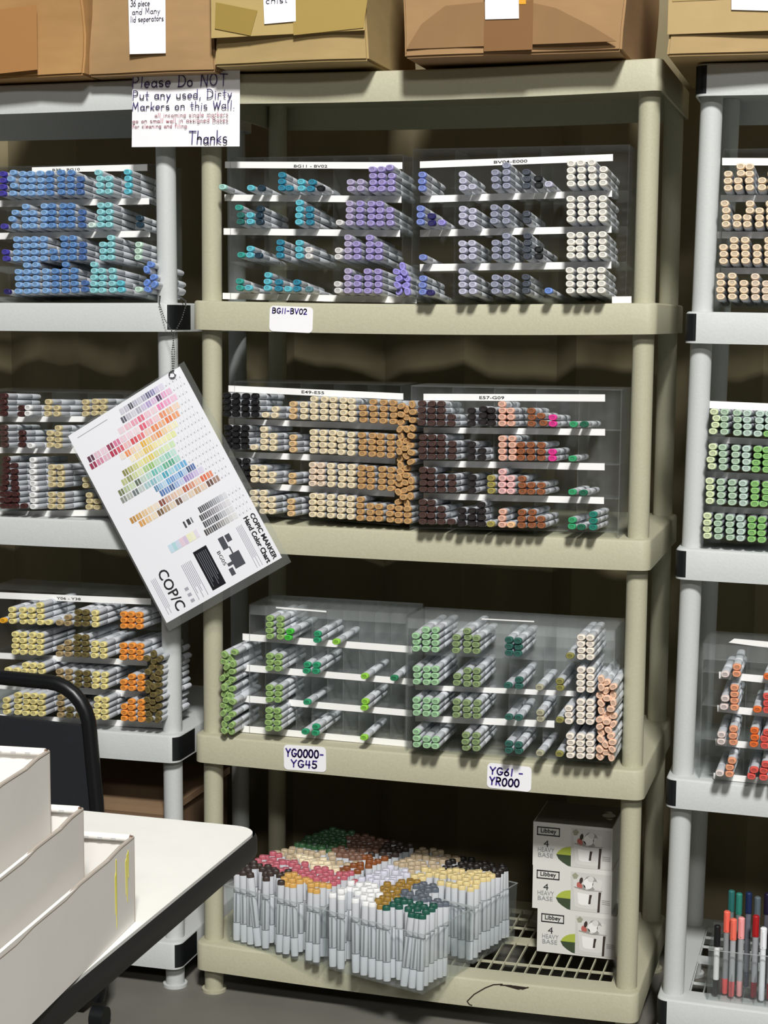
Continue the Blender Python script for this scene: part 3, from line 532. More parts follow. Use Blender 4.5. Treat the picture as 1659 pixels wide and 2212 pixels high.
# ------------------------------------------------------------------ clear bins of standing markers on the lowest shelf
SEED = [(200,370,'es'),(270,390,'es'),(300,430,'es'),(345,440,'es'),(400,412,'es'),(240,358,'es'),(150,385,'es'),(330,395,'es'),(180,350,'es'),
 (450,420,'bz'),(520,450,'bz'),(500,475,'bz'),(590,460,'bz'),(640,480,'bz'),(440,470,'bz'),(385,500,'bz'),(550,470,'bz'),
 (300,340,'rs'),(400,350,'rs'),(500,380,'rs'),(600,400,'rs'),(700,410,'rs'),(270,330,'rs'),(350,320,'rs'),(680,440,'rs'),(450,365,'rs'),(550,395,'rs'),(740,405,'rs'),(640,415,'rs'),
 (430,280,'be'),(540,320,'cr'),(600,345,'cr'),(680,370,'cr'),(760,350,'be'),(350,295,'be'),(500,295,'be'),(640,320,'be'),(700,345,'be'),(580,300,'be'),(470,315,'be'),
 (600,200,'tg'),(650,190,'tg'),(690,210,'tg'),(560,230,'tg'),(640,240,'tg'),(580,260,'tg'),(690,250,'tg'),
 (800,260,'bn'),(860,250,'bn'),(780,310,'bn'),(900,240,'bn'),(830,225,'bn'),(880,280,'bn'),(800,370,'ru'),(850,350,'ru'),(900,325,'ru'),(750,385,'ru'),(980,270,'es'),(950,300,'es'),
 (740,520,'wt'),(780,500,'wt'),(820,490,'wt'),(860,480,'wt'),(780,580,'wt'),(850,550,'wt'),(880,530,'wt'),(720,560,'wt'),(910,525,'wt'),
 (930,390,'lw'),(980,380,'lw'),(1015,385,'lw'),(920,430,'lw'),(950,410,'lw'),
 (1050,350,'be'),(1100,310,'be'),(1180,330,'be'),(1280,325,'be'),(1130,375,'be'),(1100,360,'be'),(1200,355,'be'),(1250,345,'be'),
 (1030,490,'gd'),(1070,480,'gd'),(940,550,'gd'),(965,530,'gd'),(930,570,'gd'),(1000,505,'gd'),(985,545,'gd'),
 (1120,490,'gs'),(1180,510,'gs'),(1240,520,'gs'),(1290,575,'gs'),(1100,515,'gs'),(1210,545,'gs'),(1150,525,'gs'),
 (1040,560,'dp'),(1100,590,'dp'),(1160,590,'dp'),(1210,600,'dp'),(1010,610,'dp'),(1170,640,'dp'),(975,580,'dp'),(1100,625,'dp'),(1230,630,'dp'),
 (1210,385,'yl'),(1280,400,'yl'),(1350,420,'yl'),(1420,430,'yl'),(1480,440,'yl'),(1170,392,'yl'),(1330,400,'yl'),(1440,410,'yl'),
 (1400,340,'bq'),(1450,350,'bq'),(1540,370,'bq'),(1585,370,'bq'),(1340,360,'bq'),(1500,380,'bq'),(1420,370,'bq'),(1550,390,'bq')]
SEEDW = [(atz(440+x/2.44, 1720+y/2.44, 0.262), c) for x, y, c in SEED]
YAW = R(-17.8); BU = Vector((math.cos(YAW), math.sin(YAW), 0)); BV = Vector((-math.sin(YAW), math.cos(YAW), 0))
BW, BD, BH = 0.228, 0.172, 0.118
def clear_bin(name, org, D, label):
    b = thing('clear_bin', label, 'plastic bin', tuple(org), rotz=YAW); t = 0.0022
    def wall(nm, pts):                                  # slightly flared walls
        MB().prism(*pts).build(nm, ACRB, b)
    f = 0.004
    wall('front_wall', ([(0, 0, 0), (BW, 0, 0), (BW+f, -f, BH), (-f, -f, BH)], (0, t, 0)))
    wall('back_wall', ([(0, D-t, 0), (BW, D-t, 0), (BW+f, D-t, BH), (-f, D-t, BH)], (0, t, 0)))
    wall('side_wall', ([(0, t, 0), (0, D-t, 0), (-f, D-t, BH), (-f, -f+t, BH)], (t, 0, 0)))
    wall('side_wall', ([(BW-t, t, 0), (BW-t, D-t, 0), (BW-t+f, D-t, BH), (BW-t+f, -f+t, BH)], (t, 0, 0)))
    MB().box((t, t, 0), (BW-t, D-t, t)).build('floor_panel', ACRB, b)
    rim = MB().tube([(-f, -f, BH), (BW+f, -f, BH), (BW+f, D, BH), (-f, D, BH), (-f, -f, BH)], 0.0014, 6); rim.build('rim', clear('bin_rim', 0.35), b)
    return b
Z0 = 0.1125
OL = Vector((-0.384, -0.014, Z0)); OR_ = OL + BU*(BW+0.012); OR_.z = Z0
BINS = [('P', OL, 0.172, 'front left clear bin', 'clear bin by the left post with dark brown and amber caps in front'),
        ('Q', OR_, 0.172, 'front right clear bin', 'clear bin overhanging the lip with white and bottle-green caps in front'),
        ('S', OL+BV*0.182, 0.165, 'rear left clear bin', 'clear bin behind the amber caps holding beige, moss-green and brown caps'),
        ('T', OR_+BV*0.182, 0.165, 'rear right clear bin', 'clear bin behind the white caps holding straw-yellow and black caps')]
for nm, org, D, short, lab in BINS:
    clear_bin(nm, org, D, lab)
    cnt_ = {}
    rg = random.Random(ord(nm)); nu = 12; nv = int((D-0.014)/0.0150)
    for j in range(nv):
        for i in range(nu):
            if rg.random() < (0.02 if j > 1 else 0.16): continue
            u = 0.0135 + (BW-0.027)*i/(nu-1) + rg.uniform(-.0012, .0012); v = 0.0105 + (D-0.021)*j/(nv-1) + rg.uniform(-.001, .001)
            if nm == 'Q' and j >= 6 and i >= 9: continue
            lean = rg.gauss(0, 0.02); fw = rg.gauss(0, 0.012)
            if j == 0: lean = rg.choice([rg.uniform(-0.17, 0.13), rg.uniform(-.04, .04)]) if i > 2 else rg.uniform(-.02, .05); fw = 0
            base = org + BU*u + BV*v + Vector((0, 0, 0.0035 + abs(lean)*0.006))
            axis = (Vector((0, 0, 1)) + BU*lean + BV*fw).normalized(); top = base + axis*(ML+rg.uniform(-0.001, 0.006 if j else 0.0))
            if j == 0:
                du = (top-org).dot(BU); lim = 0.008
                if du < lim or du > BW-lim: axis = Vector((0, 0, 1)); top = base+axis*ML
            c = min(SEEDW, key=lambda s: (s[0]-top).xy.length)[1]
            M = frame(top, -axis, YAW, Vector((0, 1, 0)))
            cnt_[j] = cnt_.get(j, 0)+1
            MK.append(dict(c=c, M=M, r=nm, label='%s-capped marker standing %s from the left in the %s row, %s' % (COLR[c][1], ordw(cnt_[j]), ['front', 'second', 'third', 'fourth', 'fifth', 'sixth', 'seventh', 'eighth', 'ninth', 'tenth', 'eleventh', 'twelfth'][j], short)))

# ------------------------------------------------------------------ fineliners in a clear holder on the right unit
hx, hy, hz = 0.572, -0.020, 0.1125
t = thing('pen_holder', 'clear divided pen holder standing on the lowest shelf of the right unit', 'pen holder', (hx, hy, hz))
MB().box((0, 0, 0), (0.26, 0.002, 0.096)).build('front_wall', ACRB, t)
MB().box((0, 0.105, 0), (0.26, 0.107, 0.112)).build('back_wall', ACRB, t)
MB().box((0, 0.052, 0.003), (0.26, 0.054, 0.105)).build('divider', ACRB, t)
for xx in (0, 0.258): MB().box((xx, 0.002, 0), (xx+0.002, 0.105, 0.1)).build('side_wall', ACRB, t)
MB().box((0.002, 0.002, 0), (0.258, 0.105, 0.003)).build('floor_panel', ACRB, t)
for i in range(11): MB().box((0.021*(i+1)+0.002, 0.002, 0.003), (0.021*(i+1)+0.0032, 0.05, 0.05)).build('divider', ACRB, t)
MB().tube([(0, 0, 0.096), (0.26, 0, 0.096)], 0.0012, 6).build('rim', clear('bin_rim', 0.35), t)
PEN = [(0.014, 0.020, '#17181a', '#e3e3e2', '#1d1d1f', 0.134, 'black-capped pen with a white label, nearest the left end of the clear holder'),
       (0.030, 0.030, '#ee6a58', '#8e8f92', '#e05a5a', 0.160, 'coral-capped grey pen leaning in the second slot of the clear holder'),
       (0.043, 0.020, '#f0705c', '#a9abad', '#d86464', 0.150, 'coral-capped pen with a pink stripe in the clear holder'),
       (0.057, 0.026, '#f0a0a0', '#a3a4a8', '#e7a3a3', 0.152, 'pale pink capped grey pen in the clear holder'),
       (0.083, 0.028, '#a81c20', '#9a9ba0', '#8d2430', 0.158, 'dark red capped grey pen beside a white pen in the clear holder'),
       (0.098, 0.018, '#eef0f4', '#e6e8ec', '#e2e4ea', 0.140, 'all-white pen standing in the clear holder'),
       (0.112, 0.030, '#b02a34', '#a9a9ae', '#9c2b38', 0.150, 'crimson-capped pen right of the white pen in the clear holder'),
       (0.034, 0.075, '#2a6a66', '#6d7a7a', '#2a6a66', 0.185, 'dark teal capped pen in the back row of the clear holder'),
       (0.048, 0.078, '#2f7f70', '#6d7a7a', '#2f7f70', 0.180, 'green-teal capped pen in the back row of the clear holder'),
       (0.066, 0.076, '#1c2a50', '#6a6c78', '#1c2a50', 0.184, 'navy-capped pen in the back row of the clear holder'),
       (0.082, 0.080, '#5a666e', '#70767c', '#5a666e', 0.176, 'slate grey capped pen in the back row of the clear holder'),
       (0.100, 0.076, '#1b1530', '#565660', '#1b1530', 0.186, 'near-black violet capped pen in the back row of the clear holder'),
       (0.128, 0.022, '#d8d8e6', '#d8d8e2', '#cfcfe0', 0.130, 'pale lilac pen at the right end of the visible holder')]
for x, y, cap, bar, foot, h, lab in PEN:
    p = thing('fineliner_pen', lab, 'pen', (hx+x, hy+y, hz+0.0035), 'fineliners in the clear holder')
    r = 0.0056
    MB().tube([(0, 0, 0.0), (0, 0, 0.002), (0, 0, 0.030)], [r*.7, r, r], 14).build('end_plug', mat('pen_'+foot, foot, .4), p, smooth=True)
    MB().tube([(0, 0, 0.030), (0, 0, h-0.040)], r*0.97, 14).build('barrel', mat('pen_'+bar, bar, .4), p, smooth=True)
    MB().tube([(0, 0, h-0.040), (0, 0, h-0.002), (0, 0, h)], [r*1.12, r*1.12, r*.8], 14).build('pen_cap', mat('pen_'+cap, cap, .4), p, smooth=True)
    MB().box((-0.0012, -r-0.0022, h-0.036), (0.0012, -r-0.0006, h-0.006)).build('clip', mat('pen_'+cap, cap, .4), p)

# ------------------------------------------------------------------ glassware cartons
def carton(x0, z0, label, top=False):
    Wd, Hd, Dd = 0.158, 0.0885, 0.150
    c = thing('glassware_box', label, 'box', (x0, 0.122, z0), 'glassware boxes stacked on the lowest shelf')
    MB().box((0, 0, 0), (Wd, Dd, Hd)).build('carton', mat('white_carton', '#d9d8d2', 0.6), c)
    def poly(nm, pts, m, d=-0.0007): return obj(nm, [(x*Wd, d, z*Hd) for x, z in pts], [list(range(len(pts)))], m, c)
    fr = MB()
    for a, b in (((.05,.70),(.34,.725)), ((.05,.875),(.34,.90)), ((.05,.70),(.062,.90)), ((.328,.70),(.34,.90))):
        fr.box((a[0]*Wd, -0.0007, a[1]*Hd), (b[0]*Wd, -0.0003, b[1]*Hd))
    fr.build('logo_frame', INKK, c)
    printed('lettering', 'Libbey', .197*Wd, .80*Hd, .13*Hd, .20*Wd, INKK, c, d=-0.0008, bold=.02)
    printed('lettering', '4', .17*Wd, .52*Hd, .15*Hd, .065*Wd, INKK, c, d=-0.0008)
    printed('lettering', 'HEAVY', .17*Wd, .375*Hd, .10*Hd, .21*Wd, PRINT, c, d=-0.0008)
    printed('lettering', 'BASE', .165*Wd, .25*Hd, .10*Hd, .19*Wd, PRINT, c, d=-0.0008)
    lim = [(.485, .50)] + [(.485-.185*math.sin(R(a)), .32+.18*math.cos(R(a))) for a in range(0, 91, 15)] + [(.485, .32)]
    poly('lime_picture', [(.30,.30),(.33,.38),(.37,.44),(.42,.48),(.485,.50),(.485,.30)], mat('lime_print', '#a9b648', .6))
    poly('lime_picture', [(.30,.30),(.485,.30),(.485,.05),(.45,.06),(.38,.13),(.33,.20)], mat('dark_green_print', '#3c4a34', .6), -0.0008)
    poly('picture_panel', [(.485,.04),(.985,.04),(.985,.93),(.485,.93)], mat('picture_grey', '#cccac6', .6), -0.0005)
    def ell(nm, cx, cz, rx, rz, m, d, tilt=0.0):
        poly(nm, [(cx+rx*math.cos(R(a))*math.cos(tilt)-rz*math.sin(R(a))*math.sin(tilt)*.56, cz+rx*math.cos(R(a))*math.sin(tilt)*1.78+rz*math.sin(R(a))*math.cos(tilt)) for a in range(0, 360, 24)], m, d)
    P1, P2, P3, P4 = mat('picture_light', '#d6d4d0', .6), mat('picture_white', '#ecebe8', .6), mat('picture_mid', '#9a9893', .6), mat('picture_dark', '#3c302c', .6)
    poly('glass_picture', [(.54,.15),(.60,.115),(.76,.11),(.84,.14),(.875,.80),(.51,.83)], P1, -0.0006)
    poly('glass_picture', [(.585,.22),(.62,.19),(.72,.19),(.745,.24),(.75,.44),(.57,.47)], P2, -0.0007)
    ell('ice_picture', .735, .705, .085, .17, P3, -0.0007, .2); ell('ice_picture', .705, .69, .062, .125, P2, -0.0008, -.3); ell('ice_picture', .80, .66, .040, .10, P1, -0.0008, .4)
    ell('ice_picture', .735, .80, .040, .07, P1, -0.0009, .1); ell('ice_picture', .64, .60, .03, .07, P3, -0.0008, .5)
    ell('berry_picture', .595, .63, .034, .085, mat('berry_print', '#b8645a', .6), -0.0009, .3); ell('berry_picture', .615, .75, .022, .075, P4, -0.0010, -.2)
    poly('rim_picture', [(.53,.575),(.70,.525),(.88,.54),(.88,.555),(.70,.545),(.53,.60)], P3, -0.0010)
    for x_, a, b in ((.71, .22, .44), (.825, .05, .52)):
        poly('band_picture', [(x_, a), (x_+.03, a+.01), (x_+.033, (a+b)/2), (x_+.045, b), (x_+.012, b), (x_+.006, (a+b)/2)], P4, -0.0010)
    for k in range(3): poly('print_line', [(.88,.33-.04*k),(.98,.32-.04*k),(.98,.335-.04*k),(.88,.345-.04*k)], P3, -0.0009)
    poly('leaf_picture', [(.50,.86),(.54,.92),(.58,.86),(.56,.78),(.52,.77)], mat('leaf_print', '#9a9c86', .6), -0.0008)
    if top:
        tp = [(0.002, 0.002), (Wd-.002, 0.002), (Wd-.002, Dd-.002), (0.002, Dd-.002)]
        obj('shaded_top', [(x, y, Hd+0.0005) for x, y in tp], [[0, 1, 2, 3]], mat('top_shade', '#6c6960', .6), c)  # dark grey puts the shade under the shelf into the top's colour
        wm = mat('picture_white', '#ecebe8', .6)
        for P in ([(.126,.104),(.146,.092),(.138,.112)], [(.134,.060),(.146,.050),(.150,.062)]):
            obj('arrow_print', [(x, y, Hd+0.0010) for x, y in P], [[0, 1, 2]], wm, c)
        pc = [(.138+.014*math.cos(R(a)), .082+.016*math.sin(R(a)), Hd+0.0010) for a in range(0, 360, 45)]
        obj('arrow_print', pc, [list(range(8))], wm, c)
    return c
carton(0.2235, 0.1125, 'white glassware box at the bottom of the stack, resting on the shelf grid')
carton(0.2125, 0.2010, 'white glassware box in the middle of the stack of three')
carton(0.2115, 0.2895, 'white glassware box on top of the stack, with painted shade on its printed top', True)

# ------------------------------------------------------------------ paper labels stuck on the shelf lips
def lip_label(px, lines, label):
    q = [at(x, y, FY-0.0003) for x, y in px]; c = (q[0]+q[1]+q[2]+q[3])/4
    wd = ((q[1]-q[0]).length+(q[2]-q[3]).length)/2; hg = ((q[3]-q[0]).length+(q[2]-q[1]).length)/2
    ang = math.atan2((q[1]-q[0]).z, (q[1]-q[0]).x)
    pts = rounded(wd, hg, 0.008)
    o = MB().prism([(x, 0, z) for x, z in pts], (0, 0.0005, 0)).build('shelf_label', WHITEP)
    o.location = c - Vector((0, 0.0009, 0)); o.rotation_euler = (0, -ang, 0); tag(o, label, 'label')
    for tx, x, y, h, ww, m in lines: handwriting('lettering', tx, x*wd-wd/2, y*hg-hg/2, h*hg, ww*wd, m, o, pen=0.21, d=-0.0006)
lip_label([(582, 660), (676, 664), (676, 719), (583, 716)], [('BG11-BV02', .06, .72, .20, .82, INKP)], 'white rounded label reading BG11-BV02 on the beige lip')
lip_label([(613, 1608), (705, 1614), (704, 1669), (614, 1661)], [('YG0000-', .05, .55, .30, .92, INKP), ('YG45', .17, .14, .28, .64, INKP)], 'white rounded label reading YG0000-YG45 on the beige lip')
lip_label([(1053, 1647), (1149, 1657), (1147, 1710), (1052, 1702)], [('YG61 -', .06, .57, .28, .78, INKP), ('YR000', .06, .15, .30, .70, INKP)], 'white rounded label reading YG61-YR000 on the beige lip')

# ------------------------------------------------------------------ handwritten sign on the top lip
q = [at(x, y, -0.052) for x, y in ((284, 158), (516, 153), (520, 313), (287, 319))]
c = (q[0]+q[1]+q[2]+q[3])/4; ang = math.atan2((q[1]-q[0]).z, (q[1]-q[0]).x)
SW, SH = (q[1]-q[0]).length, (q[3]-q[0]).length
sgn = MB()
nx, nz = 8, 6; vs = []; fs = []
for j in range(nz+1):
    for i in range(nx+1):
        x = -SW/2+SW*i/nx; z = -SH/2+SH*j/nz
        vs.append((x, -0.003*math.sin(3*i/nx+1)*(1-j/nz), z))
n1 = len(vs)
vs += [(x, y+0.0004, z) for x, y, z in vs]
for j in range(nz):
    for i in range(nx):
        a = j*(nx+1)+i; fs.append([a, a+1, a+nx+2, a+nx+1]); fs.append([n1+a, n1+a+nx+1, n1+a+nx+2, n1+a+1])
sg = obj('paper_sign', vs, fs, WHITEP, smooth=True); sg.location = c; sg.rotation_euler = (0, -ang, 0)
tag(sg, 'white paper sign with purple and red handwriting taped to the top lip', 'sign')
def sl(tx, x, y, h, wd, m, pen=.1): handwriting('lettering', tx, (x-.5)*SW, (.5-y)*SH, h*SH, wd*SW, m, sg, pen=pen, d=-0.0042)
sl('Please Do NOT', .005, .20, .15, .90, INKD); sl('Put any used, Dirty', .01, .36, .115, .94, INKD, .11); sl('Markers on this Wall.', .005, .505, .105, .97, INKD, .11)
sl('all incoming single markers', .22, .60, .052, .69, INKR, .12); sl('go on small wall in assigned Bases', .01, .675, .055, .90, INKR, .12); sl('for cleaning and filing.', .01, .745, .052, .53, INKR, .12)
sl('Thanks', .54, .955, .16, .37, INKD)
MB().box((-0.02, -0.0046, SH/2-0.004), (0.012, -0.0042, SH/2+0.012)).build('tape', clear('tape', 0.25), sg)

# ------------------------------------------------------------------ cardboard boxes along the top
def cbox(x0, x1, y0, D, z0, H, col, label, name='cardboard_box', tapes=(), flap=None, rot=0.0, seed=1):
    m = mat('cardboard_'+col, col, 0.85, 0.14, 14, bump=0.2, stretch=(1, 1, 3))
    b = thing(name, label, 'box', (x0, y0, z0), 'cardboard boxes on the top shelves', rotz=rot)
    Wd = x1-x0; bm = bmesh.new(); bmesh.ops.create_cube(bm, size=1)
    for v in bm.verts: v.co = Vector(((v.co.x+.5)*Wd, (v.co.y+.5)*D, (v.co.z+.5)*H))
    bmesh.ops.subdivide_edges(bm, edges=bm.edges[:], cuts=7, use_grid_fill=True)
    rg = random.Random(seed)
    ph = [rg.uniform(0, 6) for _ in range(6)]
    for v in bm.verts:
        x, y, z = v.co.x/Wd, v.co.y/D, v.co.z/H
        v.co.y += (0.006*math.sin(5*x+ph[0])+0.004*math.sin(9*z+ph[1]))*(1 if y < .01 else 0)
        v.co.x += 0.004*math.sin(6*z+ph[2])*(1 if x > .99 else -1 if x < .01 else 0)
    bmesh.ops.bevel(bm, geom=[e for e in bm.edges if e.calc_face_angle(0) > 1.0], offset=0.004, segments=2, affect='EDGES')
    me = bpy.data.meshes.new('carton'); bm.to_mesh(me); bm.free(); me.materials.append(m); me.polygons.foreach_set('use_smooth', [True]*len(me.polygons))
    me.set_sharp_from_angle(angle=R(35)); o = bpy.data.objects.new('carton', me); COL.objects.link(o); o.parent = b
    yf = -0.0125
    for (ax0, az0, ax1, az1, sk, tc) in tapes:
        MB().prism([(ax0*Wd, yf, az0*H), (ax1*Wd, yf, (az0+sk)*H), (ax1*Wd, yf, (az1+sk)*H), (ax0*Wd, yf, az1*H)], (0, 0.0004, 0)).build('tape', mat('tape_'+tc, tc, 0.3), b)
    if flap:
        fc, pts = flap
        MB().prism([(x*Wd, yf+0.001, z*H) for x, z in pts], (0, 0.003, 0)).build('flap', mat('cardboard_'+fc, fc, 0.85, 0.12, 14), b)
    return b, Wd, H, yf
YB = -0.112
b1 = cbox(-0.910, -0.6405, YB+0.016, 0.40, 1.8215, 0.30, '#ab8352', 'orange-brown cardboard box at the left end of the top shelf', tapes=[(0.30, 0.02, .66, .42, .02, '#a87a4c')], seed=2)
b2 = cbox(-0.6365, -0.379, YB+0.026, 0.40, 1.8215, 0.30, '#a18159', 'plain cardboard box with a tall white note above the sign', seed=3)
b3 = cbox(-0.370, -0.075, YB, 0.34, 1.828, 0.30, '#a89061', 'yellowish cardboard box with tape pieces and a short white note', seed=4,
          flap=('#b59d65', [(0.0, .16), (1.0, .17), (1.0, .98), (0.0, .98)]))
b4 = cbox(-0.006, 0.388, YB, 0.44, 1.828, 0.30, '#9f7d56', 'wide worn cardboard box with a brown lower flap', seed=5,
          flap=('#8d6c47', [(.02, .05), (.97, .05), (.86, .14), (.70, .25), (.52, .31), (.20, .29), (.09, .19)]), tapes=[(.38, .02, .60, .30, 0, '#85623f')])
b5 = cbox(0.462, 0.80, YB+0.01, 0.40, 1.8165, 0.30, '#a98f64', 'pale cardboard box at the right end of the top shelves', seed=6,
          flap=('#b39a6c', [(0.0, .12), (1.0, .12), (1.0, .98), (0.0, .98)]), tapes=[(0.02, .30, .36, .75, 0, '#a8905c')])
def note(b, px, Y, label, lines=(), pen=.12):
    root = b[0]; Y = root.location.y-0.0145; q = [at(x, y, Y) - Vector(root.location) for x, y in px]
    o = MB().prism(q, (0, 0.0005, 0)).build('paper_note', WHITEP, root); o['label'] = label
    for tx, fx, fy, h, wd in lines:
        p = q[0] + (q[1]-q[0])*fx + (q[3]-q[0])*fy
        k = handwriting('lettering', tx, p.x, p.z, h, wd, INKG, o, pen=pen, d=p.y-0.0006)
YN = YB-0.0145
note(b2, [(276, -40), (357, -40), (358, 115), (280, 117)], YN, 'tall white note', [('36 piece', .06, .345, .012, .040), ('and Many', .10, .455, .011, .058), ('lid seperators', .05, .56, .011, .068)])
note(b3, [(567, -40), (638, -40), (639, 46), (571, 52)], YN, 'short white note', [('chist', .08, .52, .012, .044)])
note(b4, [(1047, -40), (1120, -40), (1121, 40), (1048, 42)], YN, 'blank white note')
note(b5, [(1580, -40), (1680, -40), (1680, 24), (1580, 21)], YN+0.01, 'blank white note')
def strip_px(b, px, Y, nm, hexc):
    root = b[0]; Y = root.location.y-0.0135; q = [at(x, y, Y) - Vector(root.location) for x, y in px]
    MB().prism(q, (0, 0.0004, 0)).build(nm, mat('tape_'+hexc, hexc, 0.3), root)
strip_px(b3, [(466, 5), (556, 23), (541, 77), (464, 62)], YN+0.001, 'tape', '#9c8446')
strip_px(b3, [(633, -10), (795, -10), (785, 60), (634, 76)], YN+0.001, 'tape', '#a88f52')
strip_px(b4, [(1121, -10), (1136, -10), (1136, 9), (1121, 9)], YN+0.001, 'tape', '#e0a23a')

# ------------------------------------------------------------------ hanging colour chart and its chain
YC = -0.075
A_, B_, D_ = at(147, 942, YC), at(360, 1346, YC-0.010), at(390, 795, YC)
ex = (B_-A_); LU_ = ex.length; ex.normalize(); ez = (D_-A_); LV_ = ez.length; ez = (ez - ex*ez.dot(ex)).normalized(); ey = ez.cross(ex)
Mch = Matrix((ex, ey, ez)).transposed().to_4x4(); Mch.translation = A_
LV_ = LV_*1.0
ch = bpy.data.objects.new('color_chart', None); COL.objects.link(ch); ch.matrix_world = Mch; ch.empty_display_size = .02
tag(ch, 'laminated marker colour chart hanging aslant from a ball chain', 'chart')
MB().box((0, 0, 0), (LU_, 0.0008, LV_)).build('paper_sheet', mat('chart_paper', '#eeeef4', 0.5), ch)
MB().box((-0.004, 0.0009, -0.004), (LU_+0.016, 0.0016, LV_+0.012)).build('laminate', clear('laminate', 0.10, gloss=0.1), ch)
def U(u): return u*LU_
def V(v): return v*LV_
def crect(mb, u0, u1, v0, v1, mi, d=-0.0004): mb.add([(U(u0), d, V(v0)), (U(u1), d, V(v0)), (U(u1), d, V(v1)), (U(u0), d, V(v1))], [[0, 1, 2, 3]], mi)
BAND = [ # u, v from, list of swatch colours from the low-v end up
 (.035, .44, ['#c9c6d4', '#b9b7c8', '#3f3d4c', '#a9a7bc', '#c3c1d2', '#9c9ab4', '#55527a', '#7f7cae', '#c9bfe0', '#dcd6ea']),
 (.072, .42, ['#4a4856', '#b5b3c2', '#cfcdd8', '#a9a7b8', '#c8b8dc', '#a992cc', '#d9b2dc', '#4a2a56', '#e79cc8', '#efb4d6']),
 (.110, .36, ['#efd0dc', '#f0b8c8', '#ec98b0', '#e0607a', '#f0c0d0', '#f3cfdc', '#ee7cb4', '#f29cc8', '#f4c0dc']),
 (.148, .05, ['#4a1c34', '#e2b6c8', '#ecc8d8', '#8a2444', '#d86a94', '#f0c8d8', '#f2d4e0', '#f4dce4', '#e4506a', '#f0a0b0', '#f4c8d0', '#ec8a5c', '#f0b48a', '#f6d4bc']),
 (.182, .04, ['#8e1c3c', '#d07a98', '#e4b0c4', '#b02040', '#d44a5c', '#f0b4b4', '#d8404a', '#e8666a', '#f4c4b4', '#ee8048', '#f2a878', '#ee7038', '#f29c68']),
 (.218, .28, ['#f0e0d0', '#f08848', '#f6d0ac', '#f8e0c4', '#e8ac30', '#f0cc70', '#f0b080', '#ee8a44', '#f4cc94', '#f8e4b4', '#f4f0c0']),
 (.252, .34, ['#f8ecc8', '#f4dc94', '#f4e0a0', '#e8c04c', '#ecc85c', '#f4e498', '#f6ecb0', '#f4f0b4', '#eef0a4', '#e8ec90']),
 (.290, .24, ['#7c7a34', '#a8a850', '#c8cc78', '#e8e490', '#e0d870', '#e4c848', '#d8dc88', '#d0e4a0', '#dcecb4', '#c8e8b0']),
 (.325, .20, ['#b0b870', '#88904c', '#c4d08c', '#d8e0a8', '#a0c878', '#88bc5c', '#b8dcb0', '#a0d8c0', '#88ccb4', '#b8e4d4']),
 (.360, .14, ['#606c40', '#a4b888', '#c0d4a8', '#4c5c48', '#b4d0bc', '#a8d4c4', '#58b8ac', '#88d0c4', '#58b088', '#48a47c', '#a0d8c8']),
 (.395, .13, ['#7c8478', '#a8b0a4', '#5c6868', '#b8c4c0', '#98c0c4', '#7cb8c4', '#a4d4dc', '#3ca0b8', '#98d0e0', '#78bce0', '#5ca8dc']),
 (.430, .40, ['#4880a8', '#88b8dc', '#b4d4ec', '#4c9cd8', '#5488cc', '#88b4e4', '#3c84c8', '#a8c8ec', '#24406c', '#3c5ca4']),
 (.462, .42, ['#3c64a8', '#5880c4', '#34548c', '#88a8dc', '#b8c8ec', '#8c74bc', '#a890d0', '#c8b8e4', '#d8d0ec']),
 (.500, .12, ['#b87c28', '#d09848', '#e4bc84', '#ecd0a8', '#f0dcc4', '#7c3828', '#c89884', '#e0b8a0', '#e8c8b0', '#b85838', '#d88a68', '#ecc4a8', '#e06038', '#e88058']),
 (.535, .17, ['#d89440', '#e8bc80', '#f0d8b4', '#6c4c2c', '#b09068', '#e0ccb0', '#5c4030', '#d8d0c8', '#e0c8ac', '#c89c74', '#e4c8b0', '#5c3c30', '#9c7864']),
 (.620, .62, ['#26282c', '#3c3e44', '#4a4c54', '#686c74', '#888c94', '#a4a8b0', '#c0c4cc', '#d8dae0']),
 (.655, .60, ['#2c2a2c', '#424044', '#5c5a60', '#7c7a80', '#9a98a0', '#b8b6bc', '#d0ced4', '#e0dee2']),
 (.690, .60, ['#2a2c30', '#44464c', '#606268', '#303238', '#8c8e94', '#b0b2b8', '#ccced2', '#dedfe2']),
 (.725, .58, ['#2e2a28', '#4a4644', '#2e3036', '#6a6866', '#908e8c', '#b4b2b0', '#d0cecc', '#e2e0de']),
]
cm = []; ci = {}; mbS = MB()
def pale_(h): return '#'+''.join('%02x' % int(int(h[i:i+2], 16)*.84+232*.16) for i in (1, 3, 5))
def cidx(h):
    if h not in ci: ci[h] = len(cm); cm.append(mat('swatch_'+h, pale_(h), 0.5))
    return ci[h]
for u, v0, cols in BAND:
    n = len(cols); v1 = .95 if u < .6 else .945
    step = (v1-v0)/ (n*1.0)
    pale = u < .6
    vmax = .78 + .10*math.sin(u*14) if pale else .86
    step = (vmax-v0)/n
    for i, c_ in enumerate(cols):
        va = v0+i*step; crect(mbS, u-.0135, u+.0150, va+step*.05, va+step*.90, cidx(c_))
        crect(mbS, u-.0155, u+.0155, va+step*.44, va+step*.56, cidx('#dddde4'), -0.0005)
    k = 0; va = vmax
    while va < .955:                                   # unprinted boxes up to the sheet's edge
        crect(mbS, u-.0150, u+.0150, va, va+.0012, cidx('#c9c9d2')); crect(mbS, u+.004, u+.012, va+.012, va+.020, cidx('#b4b4be')); va += .030
crect(mbS, .628, .660, .47, .485, cidx('#30323a')); crect(mbS, .628, .655, .50, .525, cidx('#222428')); crect(mbS, .628, .655, .535, .545, cidx('#55585e'))
